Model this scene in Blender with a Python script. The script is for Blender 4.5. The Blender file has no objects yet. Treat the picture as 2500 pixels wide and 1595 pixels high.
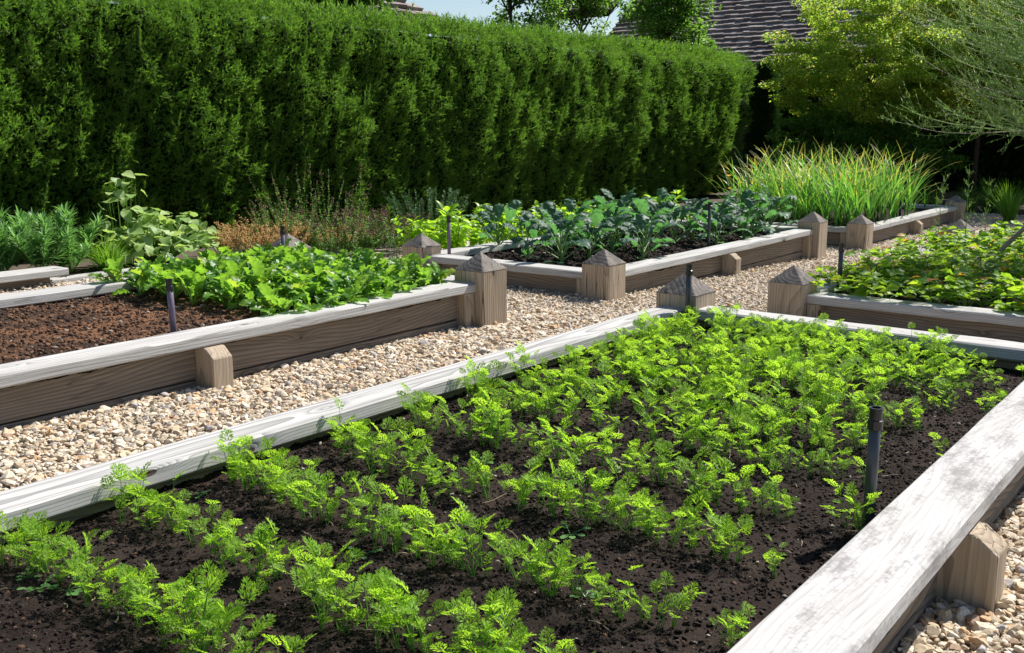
import bpy, bmesh, math, random
import numpy as np
from mathutils import Matrix, Vector
PI = math.pi
rng = np.random.default_rng(7)
random.seed(7)
sc = bpy.context.scene
COL = sc.collection

# ------------------------------------------------------------------ camera
F_PX, PITCH, ROLL, YAW, CH = 2443.9, math.radians(11.37), math.radians(-0.119), math.radians(37.816), 1.35
fw = np.array([-math.sin(YAW)*math.cos(PITCH), math.cos(YAW)*math.cos(PITCH), -math.sin(PITCH)])
rt = np.array([math.cos(YAW), math.sin(YAW), 0.0]); up = np.cross(rt, fw)
rt2 = rt*math.cos(ROLL)+up*math.sin(ROLL); up2 = -rt*math.sin(ROLL)+up*math.cos(ROLL)
cam = bpy.data.cameras.new('camera'); camo = bpy.data.objects.new('camera', cam); COL.objects.link(camo)
M = Matrix(((rt2[0], up2[0], -fw[0], 0), (rt2[1], up2[1], -fw[1], 0), (rt2[2], up2[2], -fw[2], CH), (0, 0, 0, 1)))
camo.matrix_world = M
cam.sensor_width = 36; cam.lens = F_PX/2500*36; cam.clip_start = 0.05; cam.clip_end = 2000
sc.camera = camo

def inview(P, m=0.18):
    d = P-np.array([0, 0, CH]); z = d@fw
    x = (d@rt2)/np.maximum(z, 1e-3)*F_PX/1250; y = (d@up2)/np.maximum(z, 1e-3)*F_PX/797.5
    return (z > .2) & (np.abs(x) < 1+m) & (np.abs(y) < 1+m)

# ------------------------------------------------------------------ noise
def _h(ix, iy, iz, s):
    n = (ix.astype(np.int64)*374761393+iy.astype(np.int64)*668265263+iz.astype(np.int64)*2147483647+s*1274126177) & 0x7fffffff
    n = ((n ^ (n >> 13))*1274126177) & 0x7fffffff
    return ((n ^ (n >> 16)) & 0xffffff)/float(0xffffff)
def vnoise(x, y, z=None, s=0):
    x = np.asarray(x, float); y = np.asarray(y, float)
    z = np.zeros_like(x) if z is None else np.asarray(z, float)
    x0, y0, z0 = np.floor(x), np.floor(y), np.floor(z)
    fx, fy, fz = x-x0, y-y0, z-z0
    fx, fy, fz = [f*f*(3-2*f) for f in (fx, fy, fz)]
    r = 0
    for a in (0, 1):
        for b in (0, 1):
            for c in (0, 1):
                w = (fx if a else 1-fx)*(fy if b else 1-fy)*(fz if c else 1-fz)
                r = r+w*_h(x0+a, y0+b, z0+c, s)
    return r*2-1
def fbm(x, y, z=None, s=0, o=4):
    r = 0; a = 1; t = 0; f = 1
    for i in range(o):
        r = r+a*vnoise(x*f, y*f, None if z is None else z*f, s+i*17); t += a; a *= .5; f *= 2.03
    return r/t

# ------------------------------------------------------------------ mesh helpers
class Geo:
    def __init__(s): s.V = []; s.F = []; s.M = []; s.n = 0
    def add(s, V, F, m=0):
        V = np.asarray(V, float); F = np.asarray(F, np.int64)
        s.V.append(V); s.F.append(F+s.n); s.M.append(np.full(len(F), m)); s.n += len(V); return s
    def arr(s): return np.concatenate(s.V), np.concatenate(s.F), np.concatenate(s.M)
def trimesh(name, V, F, mi=None, smooth=False):
    me = bpy.data.meshes.new(name)
    k = F.shape[1]
    me.vertices.add(len(V)); me.vertices.foreach_set('co', np.ascontiguousarray(V, np.float32).ravel())
    me.loops.add(len(F)*k); me.loops.foreach_set('vertex_index', np.ascontiguousarray(F, np.int32).ravel())
    me.polygons.add(len(F)); me.polygons.foreach_set('loop_start', np.arange(0, len(F)*k, k, dtype=np.int32))
    if mi is not None: me.polygons.foreach_set('material_index', np.ascontiguousarray(mi, np.int32))
    me.polygons.foreach_set('use_smooth', np.full(len(F), smooth, bool))
    me.update(calc_edges=True); me.validate(); return me
def link(name, me, mats=(), parent=None, loc=(0, 0, 0), rot=None):
    o = bpy.data.objects.new(name, me)
    for m in mats: me.materials.append(m)
    COL.objects.link(o); o.location = loc
    if rot is not None: o.rotation_euler = rot
    if parent is not None: o.parent = parent
    return o
def mk(name, geo, mats, parent=None, smooth=False, loc=(0, 0, 0), rot=None):
    V, F, mi = geo.arr() if isinstance(geo, Geo) else (geo[0], geo[1], None)
    return link(name, trimesh(name, V, F, mi, smooth), mats, parent, loc, rot)
def empty(name, loc=(0, 0, 0), rz=0):
    o = bpy.data.objects.new(name, None); COL.objects.link(o); o.location = loc; o.rotation_euler = (0, 0, rz)
    o.empty_display_size = .1; return o
def tag(o, label=None, cat=None, group=None, kind=None):
    if label: o['label'] = label
    if cat: o['category'] = cat
    if group: o['group'] = group
    if kind: o['kind'] = kind
    return o
KIDS = {}
def copy_tree(o, parent=None):
    c = o.copy(); COL.objects.link(c)
    if parent is not None: c.parent = parent
    for ch in [x for x in KIDS.get(o, [])] or list(o.children):
        copy_tree(ch, c)
    return c

def rotmats(n, r=rng):
    q = r.normal(size=(n, 4)); q /= np.linalg.norm(q, axis=1)[:, None]
    w, x, y, z = q.T
    return np.stack([np.stack([1-2*(y*y+z*z), 2*(x*y-z*w), 2*(x*z+y*w)], 1), np.stack([2*(x*y+z*w), 1-2*(x*x+z*z), 2*(y*z-x*w)], 1), np.stack([2*(x*z-y*w), 2*(y*z+x*w), 1-2*(x*x+y*y)], 1)], 1)
def frames(D, U=None, roll=None):
    """rotation matrices whose columns are (D, side, normal)"""
    D = D/np.linalg.norm(D, axis=1)[:, None]
    if U is None: U = np.tile([0, 0, 1.0], (len(D), 1))
    S = np.cross(U, D); l = np.linalg.norm(S, axis=1)[:, None]; S = np.where(l < 1e-4, [1.0, 0, 0], S/np.maximum(l, 1e-6))
    N = np.cross(D, S)
    if roll is not None:
        c, s = np.cos(roll)[:, None], np.sin(roll)[:, None]
        S, N = S*c+N*s, N*c-S*s
    return np.stack([D, S, N], 2)
def instance(TV, TF, R, T, S):
    """copies of one template as one big mesh; R (n,3,3) T (n,3) S (n,) or (n,3)"""
    n = len(T); S = np.asarray(S, float)
    if S.ndim == 1: S = np.repeat(S[:, None], 3, 1)
    V = TV[None]*S[:, None, :]
    V = np.einsum('nij,nkj->nki', R, V)+T[:, None, :]
    F = TF[None]+(np.arange(n)*len(TV))[:, None, None]
    return V.reshape(-1, 3), F.reshape(-1, TF.shape[1])
def tube(P, r, k=4):
    P = np.asarray(P, float); n = len(P); r = np.broadcast_to(np.asarray(r, float), (n,))
    T = np.gradient(P, axis=0); T /= np.maximum(np.linalg.norm(T, axis=1)[:, None], 1e-9)
    a = np.array([0.31, 0.17, 0.93]); 
    if abs(T[0]@a) > .9: a = np.array([1.0, .1, 0])
    S = np.cross(T, a); S /= np.linalg.norm(S, axis=1)[:, None]; N = np.cross(T, S)
    ang = np.arange(k)*2*PI/k
    V = (P[:, None]+r[:, None, None]*(S[:, None]*np.cos(ang)[None, :, None]+N[:, None]*np.sin(ang)[None, :, None])).reshape(-1, 3)
    F = []
    for i in range(n-1):
        for j in range(k):
            a0 = i*k+j; b0 = i*k+(j+1) % k; F += [(a0, b0, b0+k), (a0, b0+k, a0+k)]
    for j in range(1, k-1):
        F.append((0, j+1, j)); F.append(((n-1)*k, (n-1)*k+j, (n-1)*k+j+1))
    return V, np.array(F)
def leafgrid(L, W, ny=8, nx=4, prof=None, curl=.8, fold=.25, wave=0, wf=5, blis=0, seed=0, lobes=0, teeth=0):
    """leaf along +X, width along Y, normal +Z"""
    r = np.random.default_rng(seed)
    t = np.linspace(0, 1, ny+1)
    w = (np.sin(PI*t**.8)**.8 if prof is None else prof(t))*W/2
    th = -curl*(t**1.3); dx = np.cos(th)*L/ny; dz = np.sin(th)*L/ny
    cx = np.concatenate([[0], np.cumsum(dx[:-1])]); cz = np.concatenate([[0], np.cumsum(dz[:-1])])
    u = np.linspace(-1, 1, nx+1)
    T, U = np.meshgrid(t, u, indexing='ij')
    ww = w[:, None]*np.ones_like(U)
    if lobes: ww = ww*(1+lobes*np.sin(T*PI*2*5+seed)*np.abs(U))
    if teeth: ww = ww*(1-teeth*((np.arange(ny+1) % 2)[:, None])*(np.abs(U) > .9))
    Y = U*ww; X = cx[:, None]+0*U; Z = cz[:, None]+fold*np.abs(Y)
    if wave: Z = Z+wave*np.abs(U)**1.5*np.sin(T*wf*2*PI+U*1.3+seed)*W
    if blis: Z = Z+blis*W*fbm(T*9+seed, U*3, s=seed, o=2); X = X+blis*W*.5*vnoise(T*11, U*4+3, s=seed)
    V = np.stack([X, Y, Z], -1).reshape(-1, 3)
    i, j = np.meshgrid(np.arange(ny), np.arange(nx), indexing='ij'); a = (i*(nx+1)+j).ravel(); b = a+nx+1
    F = np.concatenate([np.stack([a, b, b+1], 1), np.stack([a, b+1, a+1], 1)])
    return V, F
def xf(V, R, T=(0, 0, 0), s=1.0): return (V*s)@np.asarray(R).T+np.asarray(T)
def dirv(az, el): return np.array([math.cos(az)*math.cos(el), math.sin(az)*math.cos(el), math.sin(el)])
def frame1(d, roll=0.0): return frames(np.array([d]), roll=np.array([roll]))[0]

# ------------------------------------------------------------------ materials
def newmat(name):
    m = bpy.data.materials.new(name); m.use_nodes = True; nt = m.node_tree; nt.nodes.clear()
    return m, nt, nt.nodes, nt.links
def N(ns, t, **k):
    n = ns.new(t)
    for a, b in k.items():
        if a in n.inputs.keys() if hasattr(n.inputs, 'keys') else False: n.inputs[a].default_value = b
        else: setattr(n, a, b)
    return n
def ramp(ns, stops):
    n = ns.new('ShaderNodeValToRGB'); e = n.color_ramp.elements
    while len(e) < len(stops): e.new(.5)
    for i, (p, c) in enumerate(stops): e[i].position = p; e[i].color = (*c, 1)
    return n
def noise(ns, ls, vec, scale, detail=4, rough=.55, dist=0):
    n = ns.new('ShaderNodeTexNoise'); n.inputs['Scale'].default_value = scale; n.inputs['Detail'].default_value = detail
    n.inputs['Roughness'].default_value = rough; n.inputs['Distortion'].default_value = dist
    if vec is not None: ls.new(vec, n.inputs['Vector'])
    return n
def math_(ns, ls, op, a, b=None, c=None, clamp=False):
    n = ns.new('ShaderNodeMath'); n.operation = op; n.use_clamp = clamp
    for i, v in enumerate((a, b, c)):
        if v is None: continue
        if isinstance(v, (int, float)): n.inputs[i].default_value = v
        else: ls.new(v, n.inputs[i])
    return n.outputs[0]
def mixc(ns, ls, fac, a, b, mode='MIX'):
    n = ns.new('ShaderNodeMix'); n.data_type = 'RGBA'; n.blend_type = mode
    for i, v in ((0, fac), (6, a), (7, b)):
        if isinstance(v, (int, float)): n.inputs[i].default_value = v
        elif isinstance(v, tuple): n.inputs[i].default_value = (*v, 1)
        else: ls.new(v, n.inputs[i])
    return n.outputs[2]
def leafmat(name, stops, trans, tfac=.4, rough=.45, spec=.4, back=None, nscale=0, pos_stops=None):
    m, nt, ns, ls = newmat(name)
    g = ns.new('ShaderNodeNewGeometry'); oi = ns.new('ShaderNodeObjectInfo')
    f = math_(ns, ls, 'ADD', g.outputs['Random Per Island'], math_(ns, ls, 'MULTIPLY', oi.outputs['Random'], .0))
    r = ramp(ns, stops); ls.new(f, r.inputs[0]); colr = r.outputs[0]
    if nscale:
        nz = noise(ns, ls, g.outputs['Position'], nscale, 2)
        rr = ramp(ns, [(.3, (.55, .6, .55)), (.7, (1.35, 1.3, 1.1))]); ls.new(nz.outputs[0], rr.inputs[0])
        colr = mixc(ns, ls, 1.0, colr, rr.outputs[0], 'MULTIPLY')
    b = ns.new('ShaderNodeBsdfPrincipled'); b.inputs['Roughness'].default_value = rough; b.inputs['Specular IOR Level'].default_value = spec
    if back:
        colb = mixc(ns, ls, g.outputs['Backfacing'], colr, back); ls.new(colb, b.inputs['Base Color'])
    else: ls.new(colr, b.inputs['Base Color'])
    tr = ns.new('ShaderNodeBsdfTranslucent')
    tc = mixc(ns, ls, .55, trans, mixc(ns, ls, 1.0, colr, (3.2, 3.2, 1.8), 'MULTIPLY')); ls.new(tc, tr.inputs['Color'])
    mx = ns.new('ShaderNodeMixShader'); mx.inputs[0].default_value = tfac
    ls.new(b.outputs[0], mx.inputs[1]); ls.new(tr.outputs[0], mx.inputs[2])
    o = ns.new('ShaderNodeOutputMaterial'); ls.new(mx.outputs[0], o.inputs[0]); return m
def plain(name, c, rough=.6, spec=.3, bump=0, bscale=30, var=0, metallic=0):
    m, nt, ns, ls = newmat(name); b = ns.new('ShaderNodeBsdfPrincipled'); o = ns.new('ShaderNodeOutputMaterial')
    b.inputs['Roughness'].default_value = rough; b.inputs['Specular IOR Level'].default_value = spec; b.inputs['Metallic'].default_value = metallic
    tc = ns.new('ShaderNodeTexCoord'); nz = noise(ns, ls, tc.outputs['Object'], bscale, 5)
    r = ramp(ns, [(.3, tuple(x*(1-var) for x in c)), (.7, tuple(min(1, x*(1+var)) for x in c))]); ls.new(nz.outputs[0], r.inputs[0])
    ls.new(r.outputs[0], b.inputs['Base Color'])
    if bump:
        bm = ns.new('ShaderNodeBump'); bm.inputs['Strength'].default_value = bump; bm.inputs['Distance'].default_value = .01
        ls.new(nz.outputs[0], bm.inputs['Height']); ls.new(bm.outputs[0], b.inputs['Normal'])
    ls.new(b.outputs[0], o.inputs[0]); return m
def woodmat(name, light, dark, tan, ring=55, contrast=.75, topwhite=0.0, mottle=None, bumpd=.004, knots=True, cracks=.8, warp=.34):
    """weathered timber: long axis of every piece is its local X"""
    m, nt, ns, ls = newmat(name)
    tc = ns.new('ShaderNodeTexCoord'); oi = ns.new('ShaderNodeObjectInfo'); g = ns.new('ShaderNodeNewGeometry')
    off = ns.new('ShaderNodeVectorMath'); off.operation = 'ADD'
    cmb = ns.new('ShaderNodeCombineXYZ')
    ls.new(math_(ns, ls, 'MULTIPLY', oi.outputs['Random'], 37.0), cmb.inputs[0])
    ls.new(math_(ns, ls, 'MULTIPLY', oi.outputs['Random'], 3.0), cmb.inputs[1])
    ls.new(tc.outputs['Object'], off.inputs[0]); ls.new(cmb.outputs[0], off.inputs[1])
    P = off.outputs[0]
    sp = ns.new('ShaderNodeSeparateXYZ'); ls.new(tc.outputs['Object'], sp.inputs[0])
    # knots
    vm = ns.new('ShaderNodeMapping'); vm.inputs['Scale'].default_value = (2.4, 7.5, 7.5); ls.new(P, vm.inputs[0])
    vo = ns.new('ShaderNodeTexVoronoi'); vo.inputs['Scale'].default_value = 1.0; vo.inputs['Randomness'].default_value = .9; ls.new(vm.outputs[0], vo.inputs['Vector'])
    sc1 = ns.new('ShaderNodeSeparateColor'); ls.new(vo.outputs['Color'], sc1.inputs[0])
    has = math_(ns, ls, 'GREATER_THAN', sc1.outputs[0], .62 if knots else 2)
    near = math_(ns, ls, 'MULTIPLY', has, math_(ns, ls, 'SUBTRACT', 1.0, math_(ns, ls, 'MULTIPLY', vo.outputs['Distance'], 2.2), clamp=True))
    near = math_(ns, ls, 'POWER', near, 2.0)
    core = math_(ns, ls, 'GREATER_THAN', near, .66)
    # rings
    mp = ns.new('ShaderNodeMapping'); mp.inputs['Scale'].default_value = (.55, 2.2, 2.2); ls.new(P, mp.inputs[0])
    wz = noise(ns, ls, mp.outputs[0], 1.0, 2, .5)
    cy = math_(ns, ls, 'ADD', sp.outputs[1], math_(ns, ls, 'SUBTRACT', math_(ns, ls, 'MULTIPLY', oi.outputs['Random'], .3), .15))
    cz = math_(ns, ls, 'ADD', sp.outputs[2], .11)
    rad = math_(ns, ls, 'SQRT', math_(ns, ls, 'ADD', math_(ns, ls, 'MULTIPLY', cy, cy), math_(ns, ls, 'MULTIPLY', cz, cz)))
    rr = math_(ns, ls, 'ADD', rad, math_(ns, ls, 'MULTIPLY', wz.outputs[0], warp))
    rr = math_(ns, ls, 'ADD', rr, math_(ns, ls, 'MULTIPLY', near, .07))
    fr = math_(ns, ls, 'FRACT', math_(ns, ls, 'MULTIPLY', rr, float(ring)))
    ringv = math_(ns, ls, 'POWER', fr, 2.2)
    fm = ns.new('ShaderNodeMapping'); fm.inputs['Scale'].default_value = (2.5, 110, 110); ls.new(P, fm.inputs[0])
    fib = noise(ns, ls, fm.outputs[0], 1.0, 3, .6)
    bl = noise(ns, ls, P, 3.5, 4, .6)
    mm = ns.new('ShaderNodeMapping'); mm.inputs['Scale'].default_value = (3.2, 10, 10); ls.new(P, mm.inputs[0])
    mot = noise(ns, ls, mm.outputs[0], 1.0, 6, .72)
    base = mixc(ns, ls, math_(ns, ls, 'MULTIPLY', bl.outputs[0], 1.0, clamp=True), light, tan)
    amt = math_(ns, ls, 'MULTIPLY', ringv, contrast)
    c = mixc(ns, ls, amt, base, dark)
    rf = ramp(ns, [(.25, (.62, .6, .58)), (.7, (1.12, 1.12, 1.12))]); ls.new(fib.outputs[0], rf.inputs[0])
    c = mixc(ns, ls, .8, c, rf.outputs[0], 'MULTIPLY')
    if mottle:
        rm = ramp(ns, [(.50, (0, 0, 0)), (.60, (1, 1, 1))]); fine = noise(ns, ls, P, 70, 3, .7); ls.new(math_(ns, ls, 'ADD', math_(ns, ls, 'MULTIPLY', mot.outputs[0], .62), math_(ns, ls, 'ADD', math_(ns, ls, 'MULTIPLY', fib.outputs[0], .2), math_(ns, ls, 'MULTIPLY', fine.outputs[0], .22))), rm.inputs[0])
        c = mixc(ns, ls, math_(ns, ls, 'MULTIPLY', rm.outputs[0], mottle[1]), c, mottle[0])
    c = mixc(ns, ls, math_(ns, ls, 'MULTIPLY', near, .45), c, tuple(x*.8 for x in dark))
    c = mixc(ns, ls, math_(ns, ls, 'MULTIPLY', core, .85), c, (.055, .03, .018))
    # long drying cracks
    cm = ns.new('ShaderNodeMapping'); cm.inputs['Scale'].default_value = (.35, 9, 9); ls.new(P, cm.inputs[0])
    cn = noise(ns, ls, cm.outputs[0], 1.0, 2, .4)
    ck = math_(ns, ls, 'LESS_THAN', math_(ns, ls, 'ABSOLUTE', math_(ns, ls, 'SUBTRACT', cn.outputs[0], .5)), .0045)
    c = mixc(ns, ls, math_(ns, ls, 'MULTIPLY', ck, cracks), c, (.04, .03, .025))
    b = ns.new('ShaderNodeBsdfPrincipled'); b.inputs['Roughness'].default_value = .85; b.inputs['Specular IOR Level'].default_value = .15
    ls.new(c, b.inputs['Base Color'])
    hgt = math_(ns, ls, 'SUBTRACT', math_(ns, ls, 'MULTIPLY', fib.outputs[0], .6), math_(ns, ls, 'ADD', ringv, math_(ns, ls, 'MULTIPLY', ck, 2.0*cracks)))
    bm = ns.new('ShaderNodeBump'); bm.inputs['Strength'].default_value = .55; bm.inputs['Distance'].default_value = bumpd
    ls.new(hgt, bm.inputs['Height']); ls.new(bm.outputs[0], b.inputs['Normal'])
    o = ns.new('ShaderNodeOutputMaterial'); ls.new(b.outputs[0], o.inputs[0]); return m
MW_RAIL = woodmat('weathered_rail', (.60, .595, .58), (.16, .155, .15), (.48, .47, .45), ring=105, contrast=.7, cracks=.3, bumpd=.003, warp=.07)
MW_LICH = woodmat('lichened_rail', (.60, .595, .59), (.30, .29, .285), (.50, .485, .465), ring=60, contrast=.4, mottle=((.20, .19, .185), .78), knots=False, cracks=0)
MW_BOARD = woodmat('brown_board', (.36, .285, .21), (.12, .095, .075), (.23, .20, .17), ring=48, contrast=.8, cracks=.3)
MW_POST = woodmat('tan_post', (.50, .40, .29), (.19, .155, .12), (.40, .33, .25), ring=48, contrast=.6)
MW_CAP = woodmat('dark_post_top', (.30, .27, .24), (.10, .09, .08), (.20, .18, .16), ring=45, contrast=.6, mottle=((.07, .058, .055), .7), knots=False)

def stonemat():
    m, nt, ns, ls = newmat('gravel_stone')
    g = ns.new('ShaderNodeNewGeometry')
    r = ramp(ns, [(0, (.50, .41, .29)), (.22, (.63, .55, .43)), (.45, (.56, .45, .31)), (.62, (.70, .63, .52)), (.76, (.54, .36, .21)), (.84, (.38, .35, .33)), (.90, (.58, .50, .40)), (.96, (.32, .22, .15))])
    r.color_ramp.interpolation = 'CONSTANT'; ls.new(g.outputs['Random Per Island'], r.inputs[0])
    tc = ns.new('ShaderNodeTexCoord'); nz = noise(ns, ls, tc.outputs['Object'], 90, 5, .65)
    rr = ramp(ns, [(.3, (.72, .7, .68)), (.7, (1.15, 1.15, 1.15))]); ls.new(nz.outputs[0], rr.inputs[0])
    c = mixc(ns, ls, 1.0, r.outputs[0], rr.outputs[0], 'MULTIPLY')
    b = ns.new('ShaderNodeBsdfPrincipled'); b.inputs['Roughness'].default_value = .8; b.inputs['Specular IOR Level'].default_value = .25
    ls.new(c, b.inputs['Base Color'])
    bm = ns.new('ShaderNodeBump'); bm.inputs['Strength'].default_value = .4; bm.inputs['Distance'].default_value = .003; ls.new(nz.outputs[0], bm.inputs['Height']); ls.new(bm.outputs[0], b.inputs['Normal'])
    o = ns.new('ShaderNodeOutputMaterial'); ls.new(b.outputs[0], o.inputs[0]); return m
M_STONE = stonemat()
def soilmat(name, c1, c2, patch=None):
    m, nt, ns, ls = newmat(name)
    tc = ns.new('ShaderNodeTexCoord'); P = tc.outputs['Object']
    nz = noise(ns, ls, P, 60, 6, .7); r = ramp(ns, [(.35, c1), (.65, c2)]); ls.new(nz.outputs[0], r.inputs[0]); c = r.outputs[0]
    if patch:
        n2 = noise(ns, ls, P, 1.6, 5, .62); r2 = ramp(ns, [(.44, (0, 0, 0)), (.60, (1, 1, 1))]); ls.new(n2.outputs[0], r2.inputs[0])
        c = mixc(ns, ls, r2.outputs[0], c, patch)
    n3 = noise(ns, ls, P, 210, 2, .5); r3 = ramp(ns, [(.70, (0, 0, 0)), (.74, (1, 1, 1))]); ls.new(n3.outputs[0], r3.inputs[0])
    c = mixc(ns, ls, math_(ns, ls, 'MULTIPLY', r3.outputs[0], .5), c, (.28, .23, .2))
    b = ns.new('ShaderNodeBsdfPrincipled'); b.inputs['Roughness'].default_value = .95; b.inputs['Specular IOR Level'].default_value = .12
    ls.new(c, b.inputs['Base Color'])
    bm = ns.new('ShaderNodeBump'); bm.inputs['Strength'].default_value = .9; bm.inputs['Distance'].default_value = .012; ls.new(nz.outputs[0], bm.inputs['Height']); ls.new(bm.outputs[0], b.inputs['Normal'])
    o = ns.new('ShaderNodeOutputMaterial'); ls.new(b.outputs[0], o.inputs[0]); return m
M_SOIL = soilmat('dark_soil', (.012, .0085, .007), (.026, .018, .014), (.038, .027, .022))
M_SOILB = soilmat('brown_soil', (.025, .018, .015), (.06, .040, .030), (.19, .095, .05))
def crumbmat(name, stops):
    m, nt, ns, ls = newmat(name); g = ns.new('ShaderNodeNewGeometry')
    r = ramp(ns, stops); r.color_ramp.interpolation = 'CONSTANT'; ls.new(g.outputs['Random Per Island'], r.inputs[0])
    b = ns.new('ShaderNodeBsdfPrincipled'); b.inputs['Roughness'].default_value = .85; b.inputs['Specular IOR Level'].default_value = .2; ls.new(r.outputs[0], b.inputs['Base Color'])
    o = ns.new('ShaderNodeOutputMaterial'); ls.new(b.outputs[0], o.inputs[0]); return m
M_CRUMB = crumbmat('soil_crumb', [(0, (.012, .008, .0065)), (.45, (.024, .016, .012)), (.78, (.042, .028, .021)), (.94, (.10, .055, .034)), (.985, (.32, .28, .25))])
M_CRUMBB = crumbmat('brown_crumb', [(0, (.035, .021, .015)), (.3, (.085, .046, .028)), (.6, (.17, .088, .048)), (.97, (.3, .25, .2))])

M_HEDGE = leafmat('yew_foliage', [(0, (.024, .070, .012)), (.45, (.055, .135, .018)), (.8, (.10, .20, .028)), (1, (.19, .28, .045))], (.27, .54, .045), .38, .5, .35, nscale=5)
M_HCORE = plain('painted_shade_dark', (.006, .014, .005), .9, .05)  # near-black fill colour for shade inside foliage and under the eave
M_CARROT = leafmat('carrot_frond', [(0, (.11, .22, .02)), (.5, (.18, .32, .025)), (.93, (.25, .40, .035)), (1, (.36, .38, .05))], (.55, .80, .07), .5, .5, .25)
M_STALK = leafmat('green_stalk', [(0, (.09, .20, .03)), (1, (.16, .30, .05))], (.25, .45, .06), .25, .45)
M_RADISH = leafmat('radish_leaf', [(0, (.06, .16, .022)), (.6, (.10, .23, .028)), (.9, (.17, .29, .03)), (1, (.36, .36, .06))], (.44, .72, .05), .40, .42, .4, back=(.22, .32, .10), nscale=20)
M_KALE = leafmat('kale_leaf', [(0, (.032, .080, .065)), (.6, (.055, .115, .098)), (1, (.085, .16, .14))], (.18, .58, .05), .36, .55, .4, back=(.09, .24, .05), nscale=24)
M_KSTEM = leafmat('kale_stalk', [(0, (.14, .26, .07)), (1, (.2, .32, .1))], (.25, .45, .06), .2, .45)
M_BEAN = leafmat('bean_leaf', [(0, (.12, .24, .015)), (1, (.21, .35, .025))], (.50, .72, .04), .5, .4, .4)
M_STRAW = leafmat('strawberry_leaf', [(0, (.07, .16, .018)), (.5, (.12, .24, .02)), (.82, (.20, .31, .025)), (.94, (.26, .30, .03)), (.965, (.40, .12, .03)), (1, (.30, .07, .03))], (.52, .72, .04), .42, .5, .25)
M_GARLIC = leafmat('garlic_blade', [(0, (.04, .15, .03)), (.6, (.08, .22, .03)), (.95, (.15, .29, .04)), (1, (.30, .33, .08))], (.24, .52, .05), .38, .35, .5)
M_TIP = leafmat('yellowed_blade_tip', [(0, (.30, .34, .06)), (.5, (.42, .36, .09)), (1, (.50, .38, .16))], (.55, .50, .12), .35, .5, .3)
M_VINE = leafmat('heart_leaf', [(0, (.17, .28, .09)), (.5, (.26, .38, .13)), (1, (.38, .48, .20))], (.35, .55, .10), .3, .5, .3, back=(.2, .28, .14))
M_EUPH = leafmat('spurge_leaf', [(0, (.08, .20, .05)), (.5, (.14, .29, .09)), (1, (.22, .38, .16))], (.20, .45, .07), .3, .4, .4)
M_GRASS = leafmat('tuft_grass', [(0, (.06, .16, .015)), (1, (.14, .28, .03))], (.28, .50, .04), .35, .5, .3)
M_PINK = leafmat('orange_flower_tips', [(0, (.44, .29, .13)), (.5, (.56, .38, .19)), (.8, (.62, .46, .26)), (1, (.34, .36, .14))], (.6, .3, .12), .25, .7, .15)
M_OREG = leafmat('oregano_leaf', [(0, (.08, .17, .04)), (.6, (.14, .25, .07)), (1, (.20, .30, .10))], (.25, .45, .08), .3, .5, .25)
M_OREGF = leafmat('oregano_flower', [(0, (.14, .05, .055)), (.5, (.24, .12, .10)), (1, (.30, .26, .17))], (.4, .15, .15), .2, .7, .15)
M_ROSE = leafmat('rosemary_needle', [(0, (.03, .09, .03)), (1, (.08, .17, .06))], (.12, .30, .06), .2, .5, .3)
M_MAPLE = leafmat('maple_leaf', [(0, (.08, .17, .02)), (.5, (.18, .29, .035)), (.85, (.29, .36, .06)), (1, (.46, .30, .10))], (.50, .66, .09), .48, .45, .35)
M_MAPLE2 = leafmat('maple_leaf_dull', [(0, (.09, .15, .02)), (.5, (.17, .24, .035)), (.85, (.27, .29, .06)), (1, (.40, .25, .08))], (.55, .64, .10), .48, .45, .35)
M_TREE = leafmat('dark_tree_leaf', [(0, (.025, .075, .014)), (.6, (.055, .13, .02)), (1, (.10, .20, .03))], (.30, .56, .05), .46, .4, .4)
M_BROOM = leafmat('asparagus_twig', [(0, (.13, .22, .07)), (.6, (.21, .32, .11)), (1, (.32, .42, .17))], (.38, .58, .14), .25, .5, .3)
M_DARKV = leafmat('shade_tinted_foliage', [(0, (.01, .03, .01)), (1, (.025, .06, .015))], (.05, .14, .02), .2, .6, .2)  # the shade on the far conifers is mixed into this dark green
M_BARK = plain('bark', (.07, .05, .04), .85, .2, .6, 25, .4)
M_PALEBARK = plain('pale_stem', (.30, .25, .22), .7, .3, .3, 25, .3)
M_PIPE = plain('grey_plastic_pipe', (.045, .052, .06), .32, .5, 0, 8, .12)
M_PIPEV = plain('mauve_plastic_pipe', (.15, .115, .165), .32, .5, 0, 8, .12)
M_FIT = plain('black_plastic_fitting', (.012, .012, .014), .3, .5)

# ------------------------------------------------------------------ terrain
def zg(y): return np.interp(y, [-20, 2, 5, 6.67, 11.1, 12.7, 18, 400], [.03, .03, 0, -.03, -.16, -.21, -.22, -.4])
ys = np.concatenate([np.linspace(-60, -2, 8), np.linspace(0, 25, 60), np.geomspace(27, 400, 14)])
xs = np.concatenate([-np.geomspace(400, 16, 12), np.linspace(-15, 6, 50), np.geomspace(8, 300, 10)])
X, Y = np.meshgrid(xs, ys, indexing='ij'); Z = zg(Y)-.006
i, j = np.meshgrid(np.arange(len(xs)-1), np.arange(len(ys)-1), indexing='ij'); a = (i*len(ys)+j).ravel()
GF = np.stack([a, a+len(ys), a+len(ys)+1, a+1], 1)
M_GROUND = soilmat('garden_ground', (.06, .045, .035), (.16, .13, .10))
tag(link('ground', trimesh('ground', np.stack([X, Y, Z], -1).reshape(-1, 3), GF), [M_GROUND]), kind='structure', label='dark earth the garden beds and hedge stand on', cat='ground')
# compacted fine gravel bed under the loose stones
M_PATH = plain('fine_gravel', (.42, .36, .29), .9, .2, .6, 120, .35)

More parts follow.
